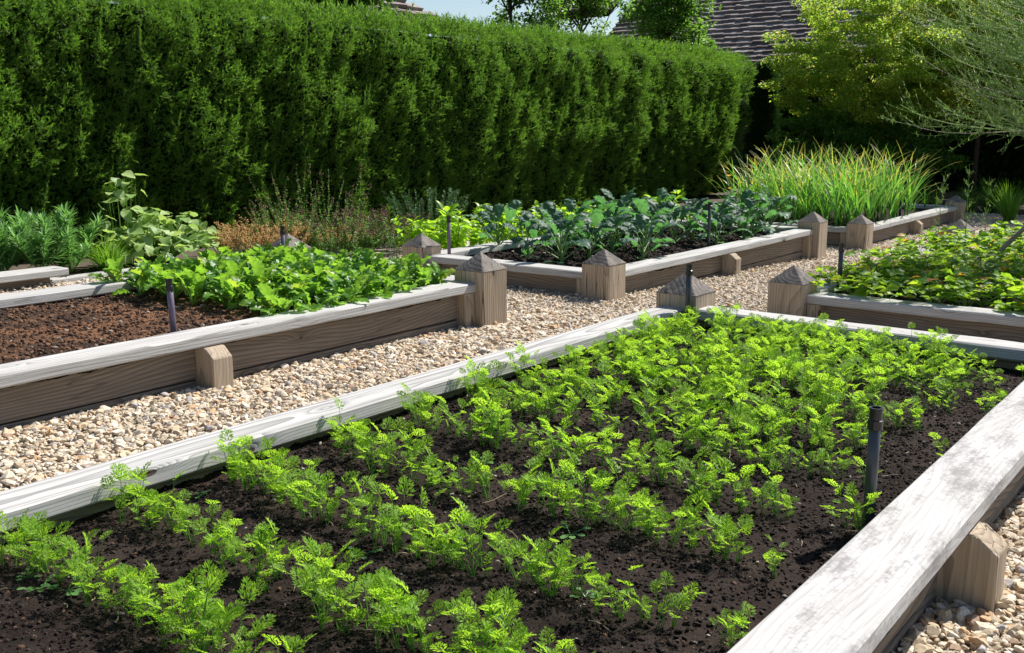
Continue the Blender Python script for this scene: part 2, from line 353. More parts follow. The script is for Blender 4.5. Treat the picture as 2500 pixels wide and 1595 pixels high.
ph = (1+5**.5)/2
ICO_V = np.array([(-1, ph, 0), (1, ph, 0), (-1, -ph, 0), (1, -ph, 0), (0, -1, ph), (0, 1, ph), (0, -1, -ph), (0, 1, -ph), (ph, 0, -1), (ph, 0, 1), (-ph, 0, -1), (-ph, 0, 1)], float); ICO_V /= np.linalg.norm(ICO_V[0])
ICO_F = np.array([(0, 11, 5), (0, 5, 1), (0, 1, 7), (0, 7, 10), (0, 10, 11), (1, 5, 9), (5, 11, 4), (11, 10, 2), (10, 7, 6), (7, 1, 8), (3, 9, 4), (3, 4, 2), (3, 2, 6), (3, 6, 8), (3, 8, 9), (4, 9, 5), (2, 4, 11), (6, 2, 10), (8, 6, 7), (9, 8, 1)])
def subdiv(V, F):
    V = list(map(tuple, V)); c = {}; out = []
    def mid(a, b):
        k = (min(a, b), max(a, b))
        if k not in c:
            p = (np.array(V[a])+np.array(V[b]))/2; p /= np.linalg.norm(p); V.append(tuple(p)); c[k] = len(V)-1
        return c[k]
    for a, b, d in F:
        x, y, z = mid(a, b), mid(b, d), mid(d, a); out += [(a, x, z), (b, y, x), (d, z, y), (x, y, z)]
    return np.array(V), np.array(out)
ICO2 = subdiv(ICO_V, ICO_F)
def rocks(pts, rad, hi=False, flat=.62, nt=10, sd=3):
    g = Geo(); TV0, TF = (ICO2 if hi else (ICO_V, ICO_F)); r = np.random.default_rng(sd)
    ids = r.integers(0, nt, len(pts))
    for k in range(nt):
        q = r.normal(size=(7, 3)); q /= np.linalg.norm(q, axis=1)[:, None]; off = r.uniform(.42, .85, 7)
        V = TV0.copy()
        for n_, o_ in zip(q, off):   # flatten facets: crushed stone
            d = V@n_; V = V-np.maximum(d-o_, 0)[:, None]*n_
        V *= r.uniform(.94, 1.06, (len(V), 1))
        m = ids == k; n = m.sum()
        if not n: continue
        S = rad[m][:, None]*np.stack([r.uniform(.95, 1.55, n), r.uniform(.75, 1.05, n), np.full(n, flat)*r.uniform(.8, 1.2, n)], 1)
        az = r.uniform(0, 2*PI, n); tilt = r.normal(0, .35, n)
        D = np.stack([np.cos(az)*np.cos(tilt), np.sin(az)*np.cos(tilt), np.sin(tilt)], 1)
        VV, FF = instance(V, TF, frames(D, roll=r.normal(0, .35, n)), pts[m], S); g.add(VV, FF)
    return g

BEDS = [(-6.46, -4.2, .66, 5.36), (-6.46, -4.2, 6.66, 11.36), (-6.46, -4.2, 12.72, 17.5), (-2.89, -.53, .4, 5.36), (-2.87, -.53, 6.66, 11.36)]
def on_path(x, y):
    ok = (x > -8.4) & (x < 2.2) & (y > .2) & (y < 19.5)
    for a, b, c, d in BEDS: ok &= ~((x > a+.13) & (x < b-.13) & (y > c+.13) & (y < d-.13))
    ok &= ~((x < -6.62) & (y > 7.0)) | ((x > -7.9) & (x < -7.2) & (y < 12))
    return ok
# path sheet
nx_, ny_ = 60, 90
gx = np.linspace(-8.45, 2.5, nx_); gy = np.linspace(-1, 19.5, ny_); X, Y = np.meshgrid(gx, gy, indexing='ij')
i, j = np.meshgrid(np.arange(nx_-1), np.arange(ny_-1), indexing='ij'); a = (i*ny_+j).ravel()
tag(link('path', trimesh('path', np.stack([X, Y, zg(Y)+.004*0-.002], -1).reshape(-1, 3), np.stack([a, a+ny_, a+ny_+1, a+1], 1)), [M_PATH]), kind='structure', label='pale fine gravel bed of the paths between the raised beds', cat='path')
def scatter_path(n, xr, yr):
    x = rng.uniform(*xr, n); y = rng.uniform(*yr, n); return x, y
x, y = scatter_path(340000, (-8.4, 2.0), (.3, 19.3))
P = np.stack([x, y, zg(y)], 1); keep = on_path(x, y) & inview(P, .12); P = P[keep]
dist = np.hypot(P[:, 0], P[:, 1])
keep = (dist < 6.2) | (rng.random(len(P)) < np.clip(6.2/dist*.95, .35, 1)); P = P[keep]; dist = dist[keep]
rad = np.clip(rng.lognormal(math.log(.0104), .36, len(P)), .005, .028)
P[:, 2] += rad*.35+rng.uniform(-.002, .012, len(P))
hi = dist < 3.6
# extra density close to the lens
xe, ye = scatter_path(140000, (-4.5, 1.2), (.3, 6.0)); Pe = np.stack([xe, ye, zg(ye)], 1); k = on_path(xe, ye) & inview(Pe, .15); Pe = Pe[k]
rade = np.clip(rng.lognormal(math.log(.0100), .42, len(Pe)), .005, .030); Pe[:, 2] += rade*.4+rng.uniform(0, .014, len(Pe))
g = Geo()
for pts, rr_, h in ((P[hi], rad[hi], True), (P[~hi], rad[~hi], False), (Pe, rade, True)):
    V, F, _ = rocks(pts, rr_, h).arr(); g.add(V, F)
tag(mk('gravel', g, [M_STONE]), kind='stuff', label='pale tan and pinkish crushed stone gravel covering the paths between the beds', cat='gravel')

# ------------------------------------------------------------------ timber pieces
def timber(name, L, W, H, mat, parent, loc, rot, bev=.005, seg=.16, wob=.0022, sd=0):
    """box from x=0..L, y -W/2..W/2, z 0..H in its own axes, slightly worn"""
    n = max(2, int(L/seg)); xs = np.linspace(0, L, n+1)
    b = bev; prof = [(-W/2+b, 0), (W/2-b, 0), (W/2, b), (W/2, H-b), (W/2-b, H), (-W/2+b, H), (-W/2, H-b), (-W/2, b)]
    # finer edges so wear shows
    V = []; k = len(prof)
    for x in xs:
        for q, (y, z) in enumerate(prof):
            V.append((x, y, z))
    V = np.array(V, float); s = sd+hash(name) % 7
    V[:, 1] += wob*vnoise(V[:, 0]*5, V[:, 1]*9+sd, V[:, 2]*9, 3+sd); V[:, 2] += wob*vnoise(V[:, 0]*6, V[:, 1]*9, V[:, 2]*9+sd, 5+sd)
    F = []
    for i in range(n):
        for q in range(k):
            a = i*k+q; c = i*k+(q+1) % k; F += [(a, c, c+k), (a, c+k, a+k)]
    for q in range(1, k-1): F.append((0, q+1, q)); F.append((n*k, n*k+q, n*k+q+1))
    o = mk(name, (V, np.array(F)[:, ::-1]), [mat], parent, False, loc, rot); return o
TS = [0]
def sd(): TS[0] += 1; return TS[0]
def timber_box(name, x0, x1, y0, y1, z0, z1, mat, parent, org, axis, **k):
    """world-aligned timber; axis = long direction"""
    ox, oy, oz = org
    if axis == 'y': return timber(name, y1-y0, x1-x0, z1-z0, mat, parent, ((x0+x1)/2-ox, y0-oy, z0-oz), (0, 0, PI/2), sd=sd(), **k)
    if axis == 'x': return timber(name, x1-x0, y1-y0, z1-z0, mat, parent, (x0-ox, (y0+y1)/2-oy, z0-oz), (0, 0, 0), sd=sd(), **k)
    return None
def post(parent, org, cx, cy, w, zb, zs, za):
    """square post, pyramid top; built lying along X then stood up (local X = up)"""
    h = zs-zb; H = za-zb; c = .008; g = Geo(); a = w/2
    ring = [(-a+c, -a), (a-c, -a), (a, -a+c), (a, a-c), (a-c, a), (-a+c, a), (-a, a-c), (-a, -a+c)]
    V = []; lv = [0, h*.33, h*.66, h]
    for z in lv:
        for (p, q) in ring: V.append((z, p+.0015*vnoise([z*9], [p*7+cx])[0], q+.0015*vnoise([z*9+3], [q*7+cy])[0]))
    V.append((H, 0, 0)); F = []; k = 8; MI = []
    for i in range(3):
        for q in range(k): A = i*k+q; B = i*k+(q+1) % k; F += [(A, B, B+k), (A, B+k, A+k)]; MI += [0, 0]
    V = np.array(V); po = link('post', trimesh('post', V[:-1], np.array(F)), [MW_POST], parent, (cx-org[0], cy-org[1], zb-org[2]), (0, -PI/2, 0))
    CV = V[3*k:].copy(); CV[:8, 1:] *= 1.012
    lo = CV[:8].copy(); lo[:, 0] -= .004; CV = np.concatenate([lo, CV]); CF = []
    for q in range(k): n_ = (q+1) % k; CF += [(q, n_, n_+8), (q, n_+8, q+8), (8+q, 8+n_, 16)]
    for q in range(1, k-1): CF.append((0, q+1, q))
    link('pyramid_cap', trimesh('pyramid_cap', CV, np.array(CF)), [MW_CAP], po)
    return po
def support(parent, org, side, pos, face, depth, w, zb, zt, along):
    """block under a rail with a chamfered outer top edge. along='y' (rail runs along y) : outer face at x=face"""
    ch = .06; d = depth; H = zt-zb
    # profile in (u outwards, z)
    pr = [(-d, 0), (0, 0), (0, H-ch*.8), (-ch, H), (-d, H)]
    V = []; k = 5
    for s in (-w/2, w/2):
        for u, z in pr: V.append((z, s, u))     # local x = up, y = across, z = outwards
    F = [(0, 1, 2), (0, 2, 3), (0, 3, 4), (5, 7, 6), (5, 8, 7), (5, 9, 8)]
    for q in range(5): a = q; b = (q+1) % 5; F += [(a, a+5, b+5), (a, b+5, b)]
    me = trimesh('support_block', np.array(V, float), np.array(F))
    o = link('support_block', me, [MW_POST], parent)
    u = {'+x': (1, 0, 0), '-x': (-1, 0, 0), '+y': (0, 1, 0), '-y': (0, -1, 0)}[side]; u = Vector(u); z = Vector((0, 0, 1)); y = u.cross(z)
    R = Matrix((z, y, u)).transposed().to_4x4()
    p = Vector((face, pos, zb)) if side in '+x-x' else Vector((pos, face, zb))
    o.matrix_local = Matrix.Translation(p-Vector(org))@R
    bm = bmesh.new(); bm.from_mesh(me); bmesh.ops.recalc_face_normals(bm, faces=bm.faces); bmesh.ops.bevel(bm, geom=bm.edges, offset=.004, segments=1, affect='EDGES'); bm.to_mesh(me); bm.free()
    return o
def raised_bed(name, x0, x1, y0, y1, zr, posts, setb=.07, rw=.20, rws={}, sbs={}, rt=.062, shz=.075, apz=.195, label='', group='raised timber beds', top=MW_RAIL, mats={}, rails=('+x', '-x', '+y', '-y'), mids=None, pw=.26):
    org = (x0, y0, float(zg(y0))-.05)
    root = empty(name, org); tag(root, label, 'raised bed', group)
    zb = zr-rt
    def zs_(y): return zr+.005+shz
    for (px_, py_) in posts:
        cx = x0+pw/2 if px_ == 0 else x1-pw/2; cy = y0+pw/2 if py_ == 0 else y1-pw/2
        post(root, org, cx, cy, pw, float(zg(cy))-.08, zs_(cy), zr+apz)
    for s in rails:
        if s in ('+x', '-x'):
            sb_ = sbs.get(s, setb); w_ = rws.get(s, rw); xo = x1-sb_ if s == '+x' else x0+sb_; xi = xo-w_ if s == '+x' else xo+w_
            a, b = y0+pw, y1-pw; xa, xb = min(xo, xi), max(xo, xi)
            timber_box('top_rail', xa, xb, a, b, zb, zr, mats.get(s, top), root, org, 'y', bev=.008)
            sg = 1 if s == '+x' else -1
            fo = xo-sg*.075; fi = fo-sg*.045; c0, c1 = min(fo, fi), max(fo, fi)
            timber_box('side_board', c0, c1, a, b, zb-.176, zb-.002, MW_BOARD, root, org, 'y', wob=.001)
            timber_box('side_board', c0+.004, c1-.004*0+.0, a, b, float(zg(y1))-.12, zb-.184, MW_BOARD, root, org, 'y', wob=.001)
            m = mids if mids is not None else [(y0+y1)/2]
            for p in m: support(root, org, s, p, xo+sg*.075, .16, .12, float(zg(p))-.06, zb-.003, 'y')
            for p in (a, b):
                q0, q1 = (p+.002, p+.10) if p == a else (p-.10, p-.002)
                timber_box_v('corner_cleat', min(xo-sg*.005, xo-sg*.09), max(xo-sg*.005, xo-sg*.09), q0, q1, float(zg(p))-.06, zb-.003, root, org)
        else:
            sb_ = sbs.get(s, setb); w_ = rws.get(s, rw); yo = y1-sb_ if s == '+y' else y0+sb_; yi = yo-w_ if s == '+y' else yo+w_
            a, b = x0+pw, x1-pw; ya, yb = min(yo, yi), max(yo, yi)
            timber_box('top_rail', a, b, ya, yb, zb, zr, mats.get(s, top), root, org, 'x', bev=.008)
            sg = 1 if s == '+y' else -1
            fo = yo-sg*.075; fi = fo-sg*.045; c0, c1 = min(fo, fi), max(fo, fi)
            timber_box('side_board', a, b, c0, c1, zb-.176, zb-.002, MW_BOARD, root, org, 'x', wob=.001)
            timber_box('side_board', a, b, c0, c1-.003, float(zg(yo))-.1, zb-.184, MW_BOARD, root, org, 'x', wob=.001)
            for p in (a, b):
                q0, q1 = (p+.002, p+.10) if p == a else (p-.10, p-.002)
                timber_box_v('corner_cleat', q0, q1, min(yo-sg*.005, yo-sg*.09), max(yo-sg*.005, yo-sg*.09), float(zg(yo))-.06, zb-.003, root, org)
    return root
def timber_box_v(name, x0, x1, y0, y1, z0, z1, parent, org):
    return timber(name, z1-z0, y1-y0, x1-x0, MW_POST, parent, (x1-org[0], (y0+y1)/2-org[1], z0-org[2]), (0, -PI/2, 0), sd=sd(), wob=.001, bev=.004)
ALLP = [(0, 0), (0, 1), (1, 0), (1, 1)]
raised_bed('raised_bed', -6.46, -4.2, .66, 5.36, .31, ALLP, label='grey timber bed of bare brown soil and leafy radishes, left of the gravel path')
raised_bed('raised_bed', -6.46, -4.2, 6.66, 11.36, .18, ALLP, label='timber bed planted with dark blue-green kale beyond the radish bed')
raised_bed('raised_bed', -6.46, -4.2, 12.72, 17.5, .045, ALLP, shz=.065, apz=.18, label='farthest timber bed filled with tall strappy garlic leaves', mids=[15.1])
raised_bed('raised_bed', -2.89, -.53, .40, 5.36, .31, ALLP, setb=.02, rw=.17, rws={'+x': .205}, sbs={'+x': .06, '+y': .075}, label='nearest timber bed, bleached white rails around rows of carrot seedlings', mats={'+x': MW_LICH}, mids=[2.87])
raised_bed('raised_bed', -2.87, -.53, 6.66, 11.36, .18, ALLP, label='timber bed overflowing with low strawberry leaves behind the carrot bed')

# low border at the back left
org = (-8.5, 0, 0)
r = empty('raised_border', org); tag(r, 'low timber edge with overhanging white rail in front of the feathery spurge', 'garden edging')
timber_box('top_rail', -8.53, -8.27, 0.2, 4.42, .09, .15, MW_RAIL, r, org, 'y', bev=.008)
timber_box('side_board', -8.42, -8.37, 0.2, 4.3, -.06, .088, MW_BOARD, r, org, 'y')
r = tag(timber_box('edging_board', -8.62, -8.46, 4.3, 9.3, -.08, .035, MW_RAIL, None, (0, 0, 0), 'y'), 'flush bleached edging timber in front of the heart-leaved vine', 'garden edging')

# ------------------------------------------------------------------ soil
def soil(x0, x1, y0, y1, z, step, mat, amp, s, label):
    nx, ny = int((x1-x0)/step)+1, int((y1-y0)/step)+1
    gx = np.linspace(x0, x1, nx); gy = np.linspace(y0, y1, ny); X, Y = np.meshgrid(gx, gy, indexing='ij')
    Z = z+soilh(X, Y, amp, s)
    i, j = np.meshgrid(np.arange(nx-1), np.arange(ny-1), indexing='ij'); a = (i*ny+j).ravel()
    o = link('soil', trimesh('soil', np.stack([X, Y, Z], -1).reshape(-1, 3), np.stack([a, a+ny, a+ny+1, a+1], 1), None, True), [mat])
    tag(o, label, 'soil', kind='structure')
def soilh(X, Y, amp, s): return amp*(.9*fbm(X*2.2, Y*2.2, s=s, o=2)+.75*fbm(X*14, Y*14, s=s+5, o=4)+.25*np.abs(fbm(X*45, Y*45, s=s+9, o=2)))
def crumbs(n, x0, x1, y0, y1, z, amp, s, mat, rmin, rmax, label, pw_=3.0):
    x = rng.uniform(x0, x1, n); y = rng.uniform(y0, y1, n); P = np.stack([x, y, z+soilh(x, y, amp, s)], 1)
    k = inview(P, .1); P = P[k]; rr = rmin+(rmax-rmin)*rng.random(len(P))**pw_; P[:, 2] += rr*.2
    o = mk('soil_crumbs', rocks(P, rr, False, .8, 6, s), [mat]); tag(o, label, 'soil crumbs', kind='stuff')
CZ, LZ, KZ, SZ, GZ = .205, .235, .11, .12, -.03
soil(-2.82, -.62, .6, 5.25, CZ, .014, M_SOIL, .018, 11, 'black crumbly soil under the carrot seedlings')
crumbs(100000, -2.75, -.7, .9, 5.2, CZ, .018, 11, M_CRUMB, .0014, .0085, 'fine black crumbs and pale flecks over the carrot bed soil', 4)
soil(-6.38, -4.32, .8, 5.25, LZ, .018, M_SOILB, .016, 23, 'bare brown soil in the left bed')
crumbs(52000, -6.3, -4.4, 1.3, 5.1, LZ, .016, 23, M_CRUMBB, .002, .018, 'brown clods and crumbs over the bare left bed', 9)
soil(-6.38, -4.32, 6.8, 11.2, KZ, .03, M_SOIL, .035, 31, 'dark soil under the kale')
crumbs(16000, -6.3, -4.4, 6.9, 11.0, KZ, .035, 31, M_CRUMB, .004, .025, 'dark clods under the kale', 4)
soil(-2.8, -.62, 6.8, 11.2, SZ, .06, M_SOIL, .02, 41, 'soil under the strawberries')
soil(-6.38, -4.32, 12.85, 17.4, GZ, .06, M_SOIL, .02, 43, 'soil under the garlic')

# ------------------------------------------------------------------ pipes
def pipe(x, y, z0, z1, r, mat, label, tilt=(0, 0)):
    root = empty('riser_pipe', (x, y, z0)); tag(root, label, 'pipe', 'upright irrigation pipes')
    h = z1-z0; k = 20; root.rotation_euler = (tilt[0], tilt[1], 0)
    V, F = tube([(0, 0, -.1), (0, 0, h*.5), (0, 0, h-.03)], r, k); mk('pipe_shaft', (V, F), [mat], root, True)
    g = Geo()
    zz = [h-.105*r/.0165*.55, h-.1*r/.0165*.55, h-.055*r/.0165*.6, h-.052*r/.0165*.6, h-.002, h]
    V, F = tube([(0, 0, h-.06), (0, 0, h-.058), (0, 0, h-.032), (0, 0, h-.030)], [r*1.05, r*1.28, r*1.28, r*1.1], k); g.add(V, F)
    # open top ring
    prof = [(r*1.08, h-.031), (r*1.08, h-.003), (r*1.16, h-.002), (r*1.16, h+.004), (r*.8, h+.004), (r*.8, h-.02)]
    ang = np.arange(k)*2*PI/k; VV = np.array([(a*math.cos(t), a*math.sin(t), z) for a, z in prof for t in ang]); FF = []
    for i in range(len(prof)-1):
        for j in range(k): a = i*k+j; b = i*k+(j+1) % k; FF += [(a, b, b+k), (a, b+k, a+k)]
    for j in range(1, k-1): FF.append((5*k, 5*k+j, 5*k+j+1))
    g.add(VV, np.array(FF)); mk('pipe_fitting', g, [M_FIT], root, False)
    return root
pipe(-.845, 2.74, CZ, .575, .0165, M_PIPE, 'dark grey pipe standing in the carrot bed beside the mottled right rail')
pipe(-4.56, 2.98, LZ, .565, .0165, M_PIPEV, 'leaning mauve-grey pipe in the bare brown soil of the left bed', (0, -.045))
pipe(-2.66, 5.07, CZ, .572, .0165, M_PIPE, 'dark grey pipe in the far corner of the carrot bed, before a pyramid post')
pipe(-2.58, 7.28, SZ, .49, .0165, M_PIPE, 'dark grey pipe at the left edge of the strawberry bed')
pipe(-4.53, 9.02, KZ, .60, .0165, M_PIPE, 'grey pipe rising from the kale bed behind its front rail')
pipe(-6.14, 6.96, KZ, .53, .0165, M_PIPEV, 'slim grey-violet pipe at the far left corner post of the kale bed')
pipe(-6.14, 5.02, LZ, .585, .0165, M_PIPEV, 'short grey pipe top showing before the pyramid post behind the radishes')
pipe(-4.55, 15.2, GZ, .42, .0165, M_PIPE, 'thin dark pipe in the far garlic bed')

# ------------------------------------------------------------------ plants: builders
def arc(az, el0, L, bend, n=5, base=(0, 0, 0)):
    """points of an arching stalk; bend = change of elevation (radians, negative = droop)"""
    P = [np.array(base, float)]; 
    for i in range(n): P.append(P[-1]+dirv(az, el0+bend*(i+.5)/n)*L/n)
    return np.array(P), el0+bend
def frond(seed):
    r = np.random.default_rng(seed); g = Geo()
    lob = np.array([(0, 0, 0), (.55, .15, .06), (1, 0, 0), (.55, -.15, .06)]); lf = np.array([(0, 2, 1), (0, 3, 2)])
    D = []; T = []; S = []
    def lobes(base, ang, L, n):
        for q in range(n):
            t = (q+.4)/n; p = base+np.array([math.cos(ang), math.sin(ang), 0])*L*t
            for sgn in (-1, 1):
                a2 = ang+sgn*(.5+r.normal(0, .09)); D.append((math.cos(a2), math.sin(a2), r.normal(.02, .16))); T.append(p); S.append(L*(.88-.3*t)*r.uniform(.85, 1.15))
        D.append((math.cos(ang), math.sin(ang), r.normal(0, .1))); T.append(base+np.array([math.cos(ang), math.sin(ang), 0])*L*.8); S.append(L*.6)
    Lr = 1.0
    for t, l in ((.14, .50), (.42, .50), (.70, .38)):
        for sgn in (-1, 1): lobes(np.array([Lr*t, 0, 0]), sgn*(.80-.3*t)+r.normal(0, .06), l*r.uniform(.9, 1.1), 2)
    lobes(np.array([Lr*.78, 0, 0]), 0, .38, 2)
    V, F = instance(lob, lf, frames(np.array(D)), np.array(T), np.array(S)); g.add(V, F)
    g.add(*tube([(0, 0, 0), (.5, 0, .004), (.95, 0, 0)], .012, 3))
    V, F, _ = g.arr()
    V[:, 2] += -.22*V[:, 0]**2-.25*np.abs(V[:, 1])**1.5*0+.22*np.abs(V[:, 1])   # arch
    return V, F
FR = [frond(i) for i in range(5)]
def carrot(seed, small=1.0):
    r = np.random.default_rng(seed); st = Geo(); fo = Geo(); n = r.integers(4, 7)
    for i in range(n):
        az = r.uniform(0, 2*PI) if i else -1.9; el = r.uniform(1.05, 1.5); L = r.uniform(.08, .165)*small
        if i == n-1: L *= .5
        P, e = arc(az, el+.1, L, -r.uniform(.0, .35), 4, (r.normal(0, .004), r.normal(0, .004), -.01))
        st.add(*tube(P, [.0019, .0017, .0015, .0012, .0010], 3))
        V, F = FR[r.integers(0, 5)]; sz = r.uniform(.032, .052)*small
        fo.add(xf(V, frame1(dirv(az+r.normal(0, .3), min(e-.15, r.uniform(.5, 1.35))), r.normal(0, .45)), P[-1], sz), F)
        if r.random() < .55:
            V, F = FR[r.integers(0, 5)]; fo.add(xf(V, frame1(dirv(az+r.choice((-1, 1))*1.1, .5), r.normal(0, .4)), P[3], sz*.6), F)
    return st, fo
CAR = [carrot(100+i) for i in range(9)]
# rows run across the bed (along x)
rows = [(.80, 1), (1.17, 1), (1.51, 1), (1.87, 1), (2.30, 1), (2.72, 1), (3.12, 1.2), (3.46, 1.4), (3.80, 1.5), (4.12, 1.5), (4.42, 1.5), (4.72, 1.5), (4.98, 1)]
pos = []
for yr_, dn in rows:
    xx = -1.95 if yr_ < 1 else -2.66
    while xx < -.84:
        xx += rng.exponential(.019/dn)+.008
        p = 1.0
        if xx > -1.05: p = .5
        if xx > -1.0 and yr_ > 2.9: p = .18
        if rng.random() > p: continue
        gapn = vnoise([xx*2.6], [yr_*5.0], s=9)[0]
        if gapn < -.9: continue
        yy = yr_+rng.normal(0, .024)+.02*math.sin(xx*4+yr_*3)+(.12*max(0, -2.35-xx) if yr_ in (1.87, 2.30, 2.72) else 0); pos.append((xx, yy, (.52+.56*rng.random()**.8)*(1 if xx < -1.2 else .8)))
pos = np.array(pos); PZ = CZ+soilh(pos[:, 0], pos[:, 1], .018, 11)
vis = inview(np.stack([pos[:, 0], pos[:, 1], PZ+.05], 1), .06); pos, PZ = pos[vis], PZ[vis]
order = np.argsort(np.hypot(pos[:, 0], pos[:, 1]))
roots = []
for i, (st, fo) in enumerate(CAR):
    r_ = empty('carrot_seedling'); tag(r_, 'feathery bright green carrot seedling rising from the black soil of the near bed', 'seedling', 'carrot seedlings in rows')
    mk('stem', st, [M_STALK], r_); mk('foliage', fo, [M_CARROT], r_); roots.append(r_)
for k, idx in enumerate(order[:300]):
    v = k % len(roots); o = roots[v] if k < len(roots) else copy_tree(roots[v])
    o.location = (pos[idx, 0], pos[idx, 1], PZ[idx]); o.rotation_euler = (rng.normal(0, .08), rng.normal(0, .08), rng.uniform(0, 2*PI)); s_ = pos[idx, 2]; o.scale = (s_, s_, s_)
g = Geo(); rest = order[300:]; vs = rng.integers(0, len(CAR), len(rest))
for v, (st, fo) in enumerate(CAR):
    m = rest[vs == v]
    if not len(m): continue
    az = rng.uniform(0, 2*PI, len(m)); R = np.zeros((len(m), 3, 3)); R[:, 0, 0] = np.cos(az); R[:, 0, 1] = -np.sin(az); R[:, 1, 0] = np.sin(az); R[:, 1, 1] = np.cos(az); R[:, 2, 2] = 1
    T = np.stack([pos[m, 0], pos[m, 1], PZ[m]], 1)
    for gg, mi in ((st, 1), (fo, 0)):
        V, F, _ = gg.arr(); V2, F2 = instance(V, F, R, T, pos[m, 2]); g.add(V2, F2, mi)
tag(mk('carrot_seedlings', g, [M_CARROT, M_STALK]), 'dense far rows of feathery carrot seedlings at the back of the near bed', 'seedlings', kind='stuff')
print('carrots', len(pos))

M_STRAWB = plain('dry_straw', (.42, .33, .22), .8, .2, 0, 20, .3)
g = Geo()
for q in range(90):
    x, y = rng.uniform(-2.65, -.75), rng.uniform(1.0, 5.1); a_ = rng.uniform(0, 6.28); l = rng.uniform(.012, .06)*(1 if q % 9 else 2.2)
    tt = np.linspace(0, 1, 4); X_ = x+math.cos(a_)*l*tt; Y_ = y+math.sin(a_)*l*tt+.006*np.sin(tt*3); g.add(*tube(np.stack([X_, Y_, CZ+soilh(X_, Y_, .018, 11)+.005], 1), rng.uniform(.0007, .0016), 4))
tag(mk('dry_litter', g, [M_STRAWB]), 'scattered bits of pale dry straw and twig on the carrot bed soil', 'plant litter', kind='stuff')
# small round weeds among the carrots
def weed(seed):
    r = np.random.default_rng(seed); g = Geo()
    for i in range(7):
        az = r.uniform(0, 2*PI); P, e = arc(az, .5, r.uniform(.012, .03), -.4, 3); g.add(*tube(P, .0008, 3))
        V, F = leafgrid(.014, .012, 4, 2, lambda t: np.sin(PI*np.clip(t*.9+.08, 0, 1))**.5, .2, .1); g.add(xf(V, frame1(dirv(az, .1), 0), P[-1]), F)
    return g
M_WEED = leafmat('weed_leaf', [(0, (.08, .2, .05)), (1, (.16, .3, .1))], (.2, .45, .08), .3, .4)
wr = mk('weed', weed(5), [M_WEED]); tag(wr, 'tiny round-leaved weed flat on the black soil between carrot rows', 'weed', 'tiny weeds between the carrots')
for k, (x, y) in enumerate([(-2.45, 1.13), (-2.37, 1.12), (-2.3, 1.15), (-2.6, 1.75), (-1.9, 1.78), (-1.5, 2.2), (-1.25, 1.9), (-2.1, 2.55)]):
    o = wr if k == 0 else copy_tree(wr); o.location = (x, y, CZ+float(soilh(np.array([x]), np.array([y]), .018, 11)[0])+.004); o.rotation_euler = (0, 0, k*1.7); s_ = 1.0+.3*(k % 3); o.scale = (s_,)*3

def plant_group(builders, places, name, label, cat, group, mats_parts, scale=(.85, 1.15), tilt=.06, seed=0):
    """builders: list of lists of (partname, Geo, mats, smooth)"""
    r = np.random.default_rng(seed); roots = []
    for b in builders:
        ro = empty(name); tag(ro, label, cat, group)
        for pn, geo, mats, sm in b: mk(pn, geo, mats, ro, sm)
        roots.append(ro)
    out = []
    for k, (x, y, z) in enumerate(places):
        v = k % len(roots); o = roots[v] if k < len(roots) else copy_tree(roots[v])
        o.location = (x, y, z); o.rotation_euler = (r.normal(0, tilt), r.normal(0, tilt), r.uniform(0, 2*PI)); s_ = r.uniform(*scale); o.scale = (s_, s_, s_*r.uniform(.92, 1.1)); out.append(o)
    for ro in roots[len(places):]:
        for c in list(ro.children): bpy.data.objects.remove(c)
        bpy.data.objects.remove(ro)
    return out

# radish / turnip tops
def radish(seed):
    r = np.random.default_rng(seed); st = Geo(); lf = Geo()
    for i in range(r.integers(10, 15)):
        az = r.uniform(0, 2*PI); el = r.uniform(.75, 1.5); P, e = arc(az, el, r.uniform(.05, .13), -r.uniform(.1, .5), 4)
        st.add(*tube(P, [.0045, .004, .0035, .003, .003], 4))
        prof = lambda t: np.clip(t*4, .15, 1)*(1-np.clip(t-.55, 0, 1)**2*4.6)**.5*(.55+.55*t)
        V, F = leafgrid(r.uniform(.085, .15), r.uniform(.055, .09), 12, 6, prof, r.uniform(.2, 1.5), .3, .11, r.integers(3, 6), .06, seed*31+i, lobes=.2)
        lf.add(xf(V, frame1(dirv(az, max(.15, e)), r.normal(0, .35)), P[-1]), F)
    return [('stem', st, [M_STALK], False), ('foliage', lf, [M_RADISH], True)]
pl = []
for yy in np.arange(3.72, 5.12, .165):
    for xx in np.arange(-6.2, -4.48, .19):
        x_, y_ = xx+rng.normal(0, .03), yy+rng.normal(0, .03)
        if y_ > 3.62: pl.append((x_, y_, LZ))
plant_group([radish(i) for i in range(8)], pl, 'radish_plant', 'broad leafy bright green radish top packed in the back half of the left bed', 'vegetable plant', 'radish tops in the left bed', None, (.9, 1.3), .1, 3)

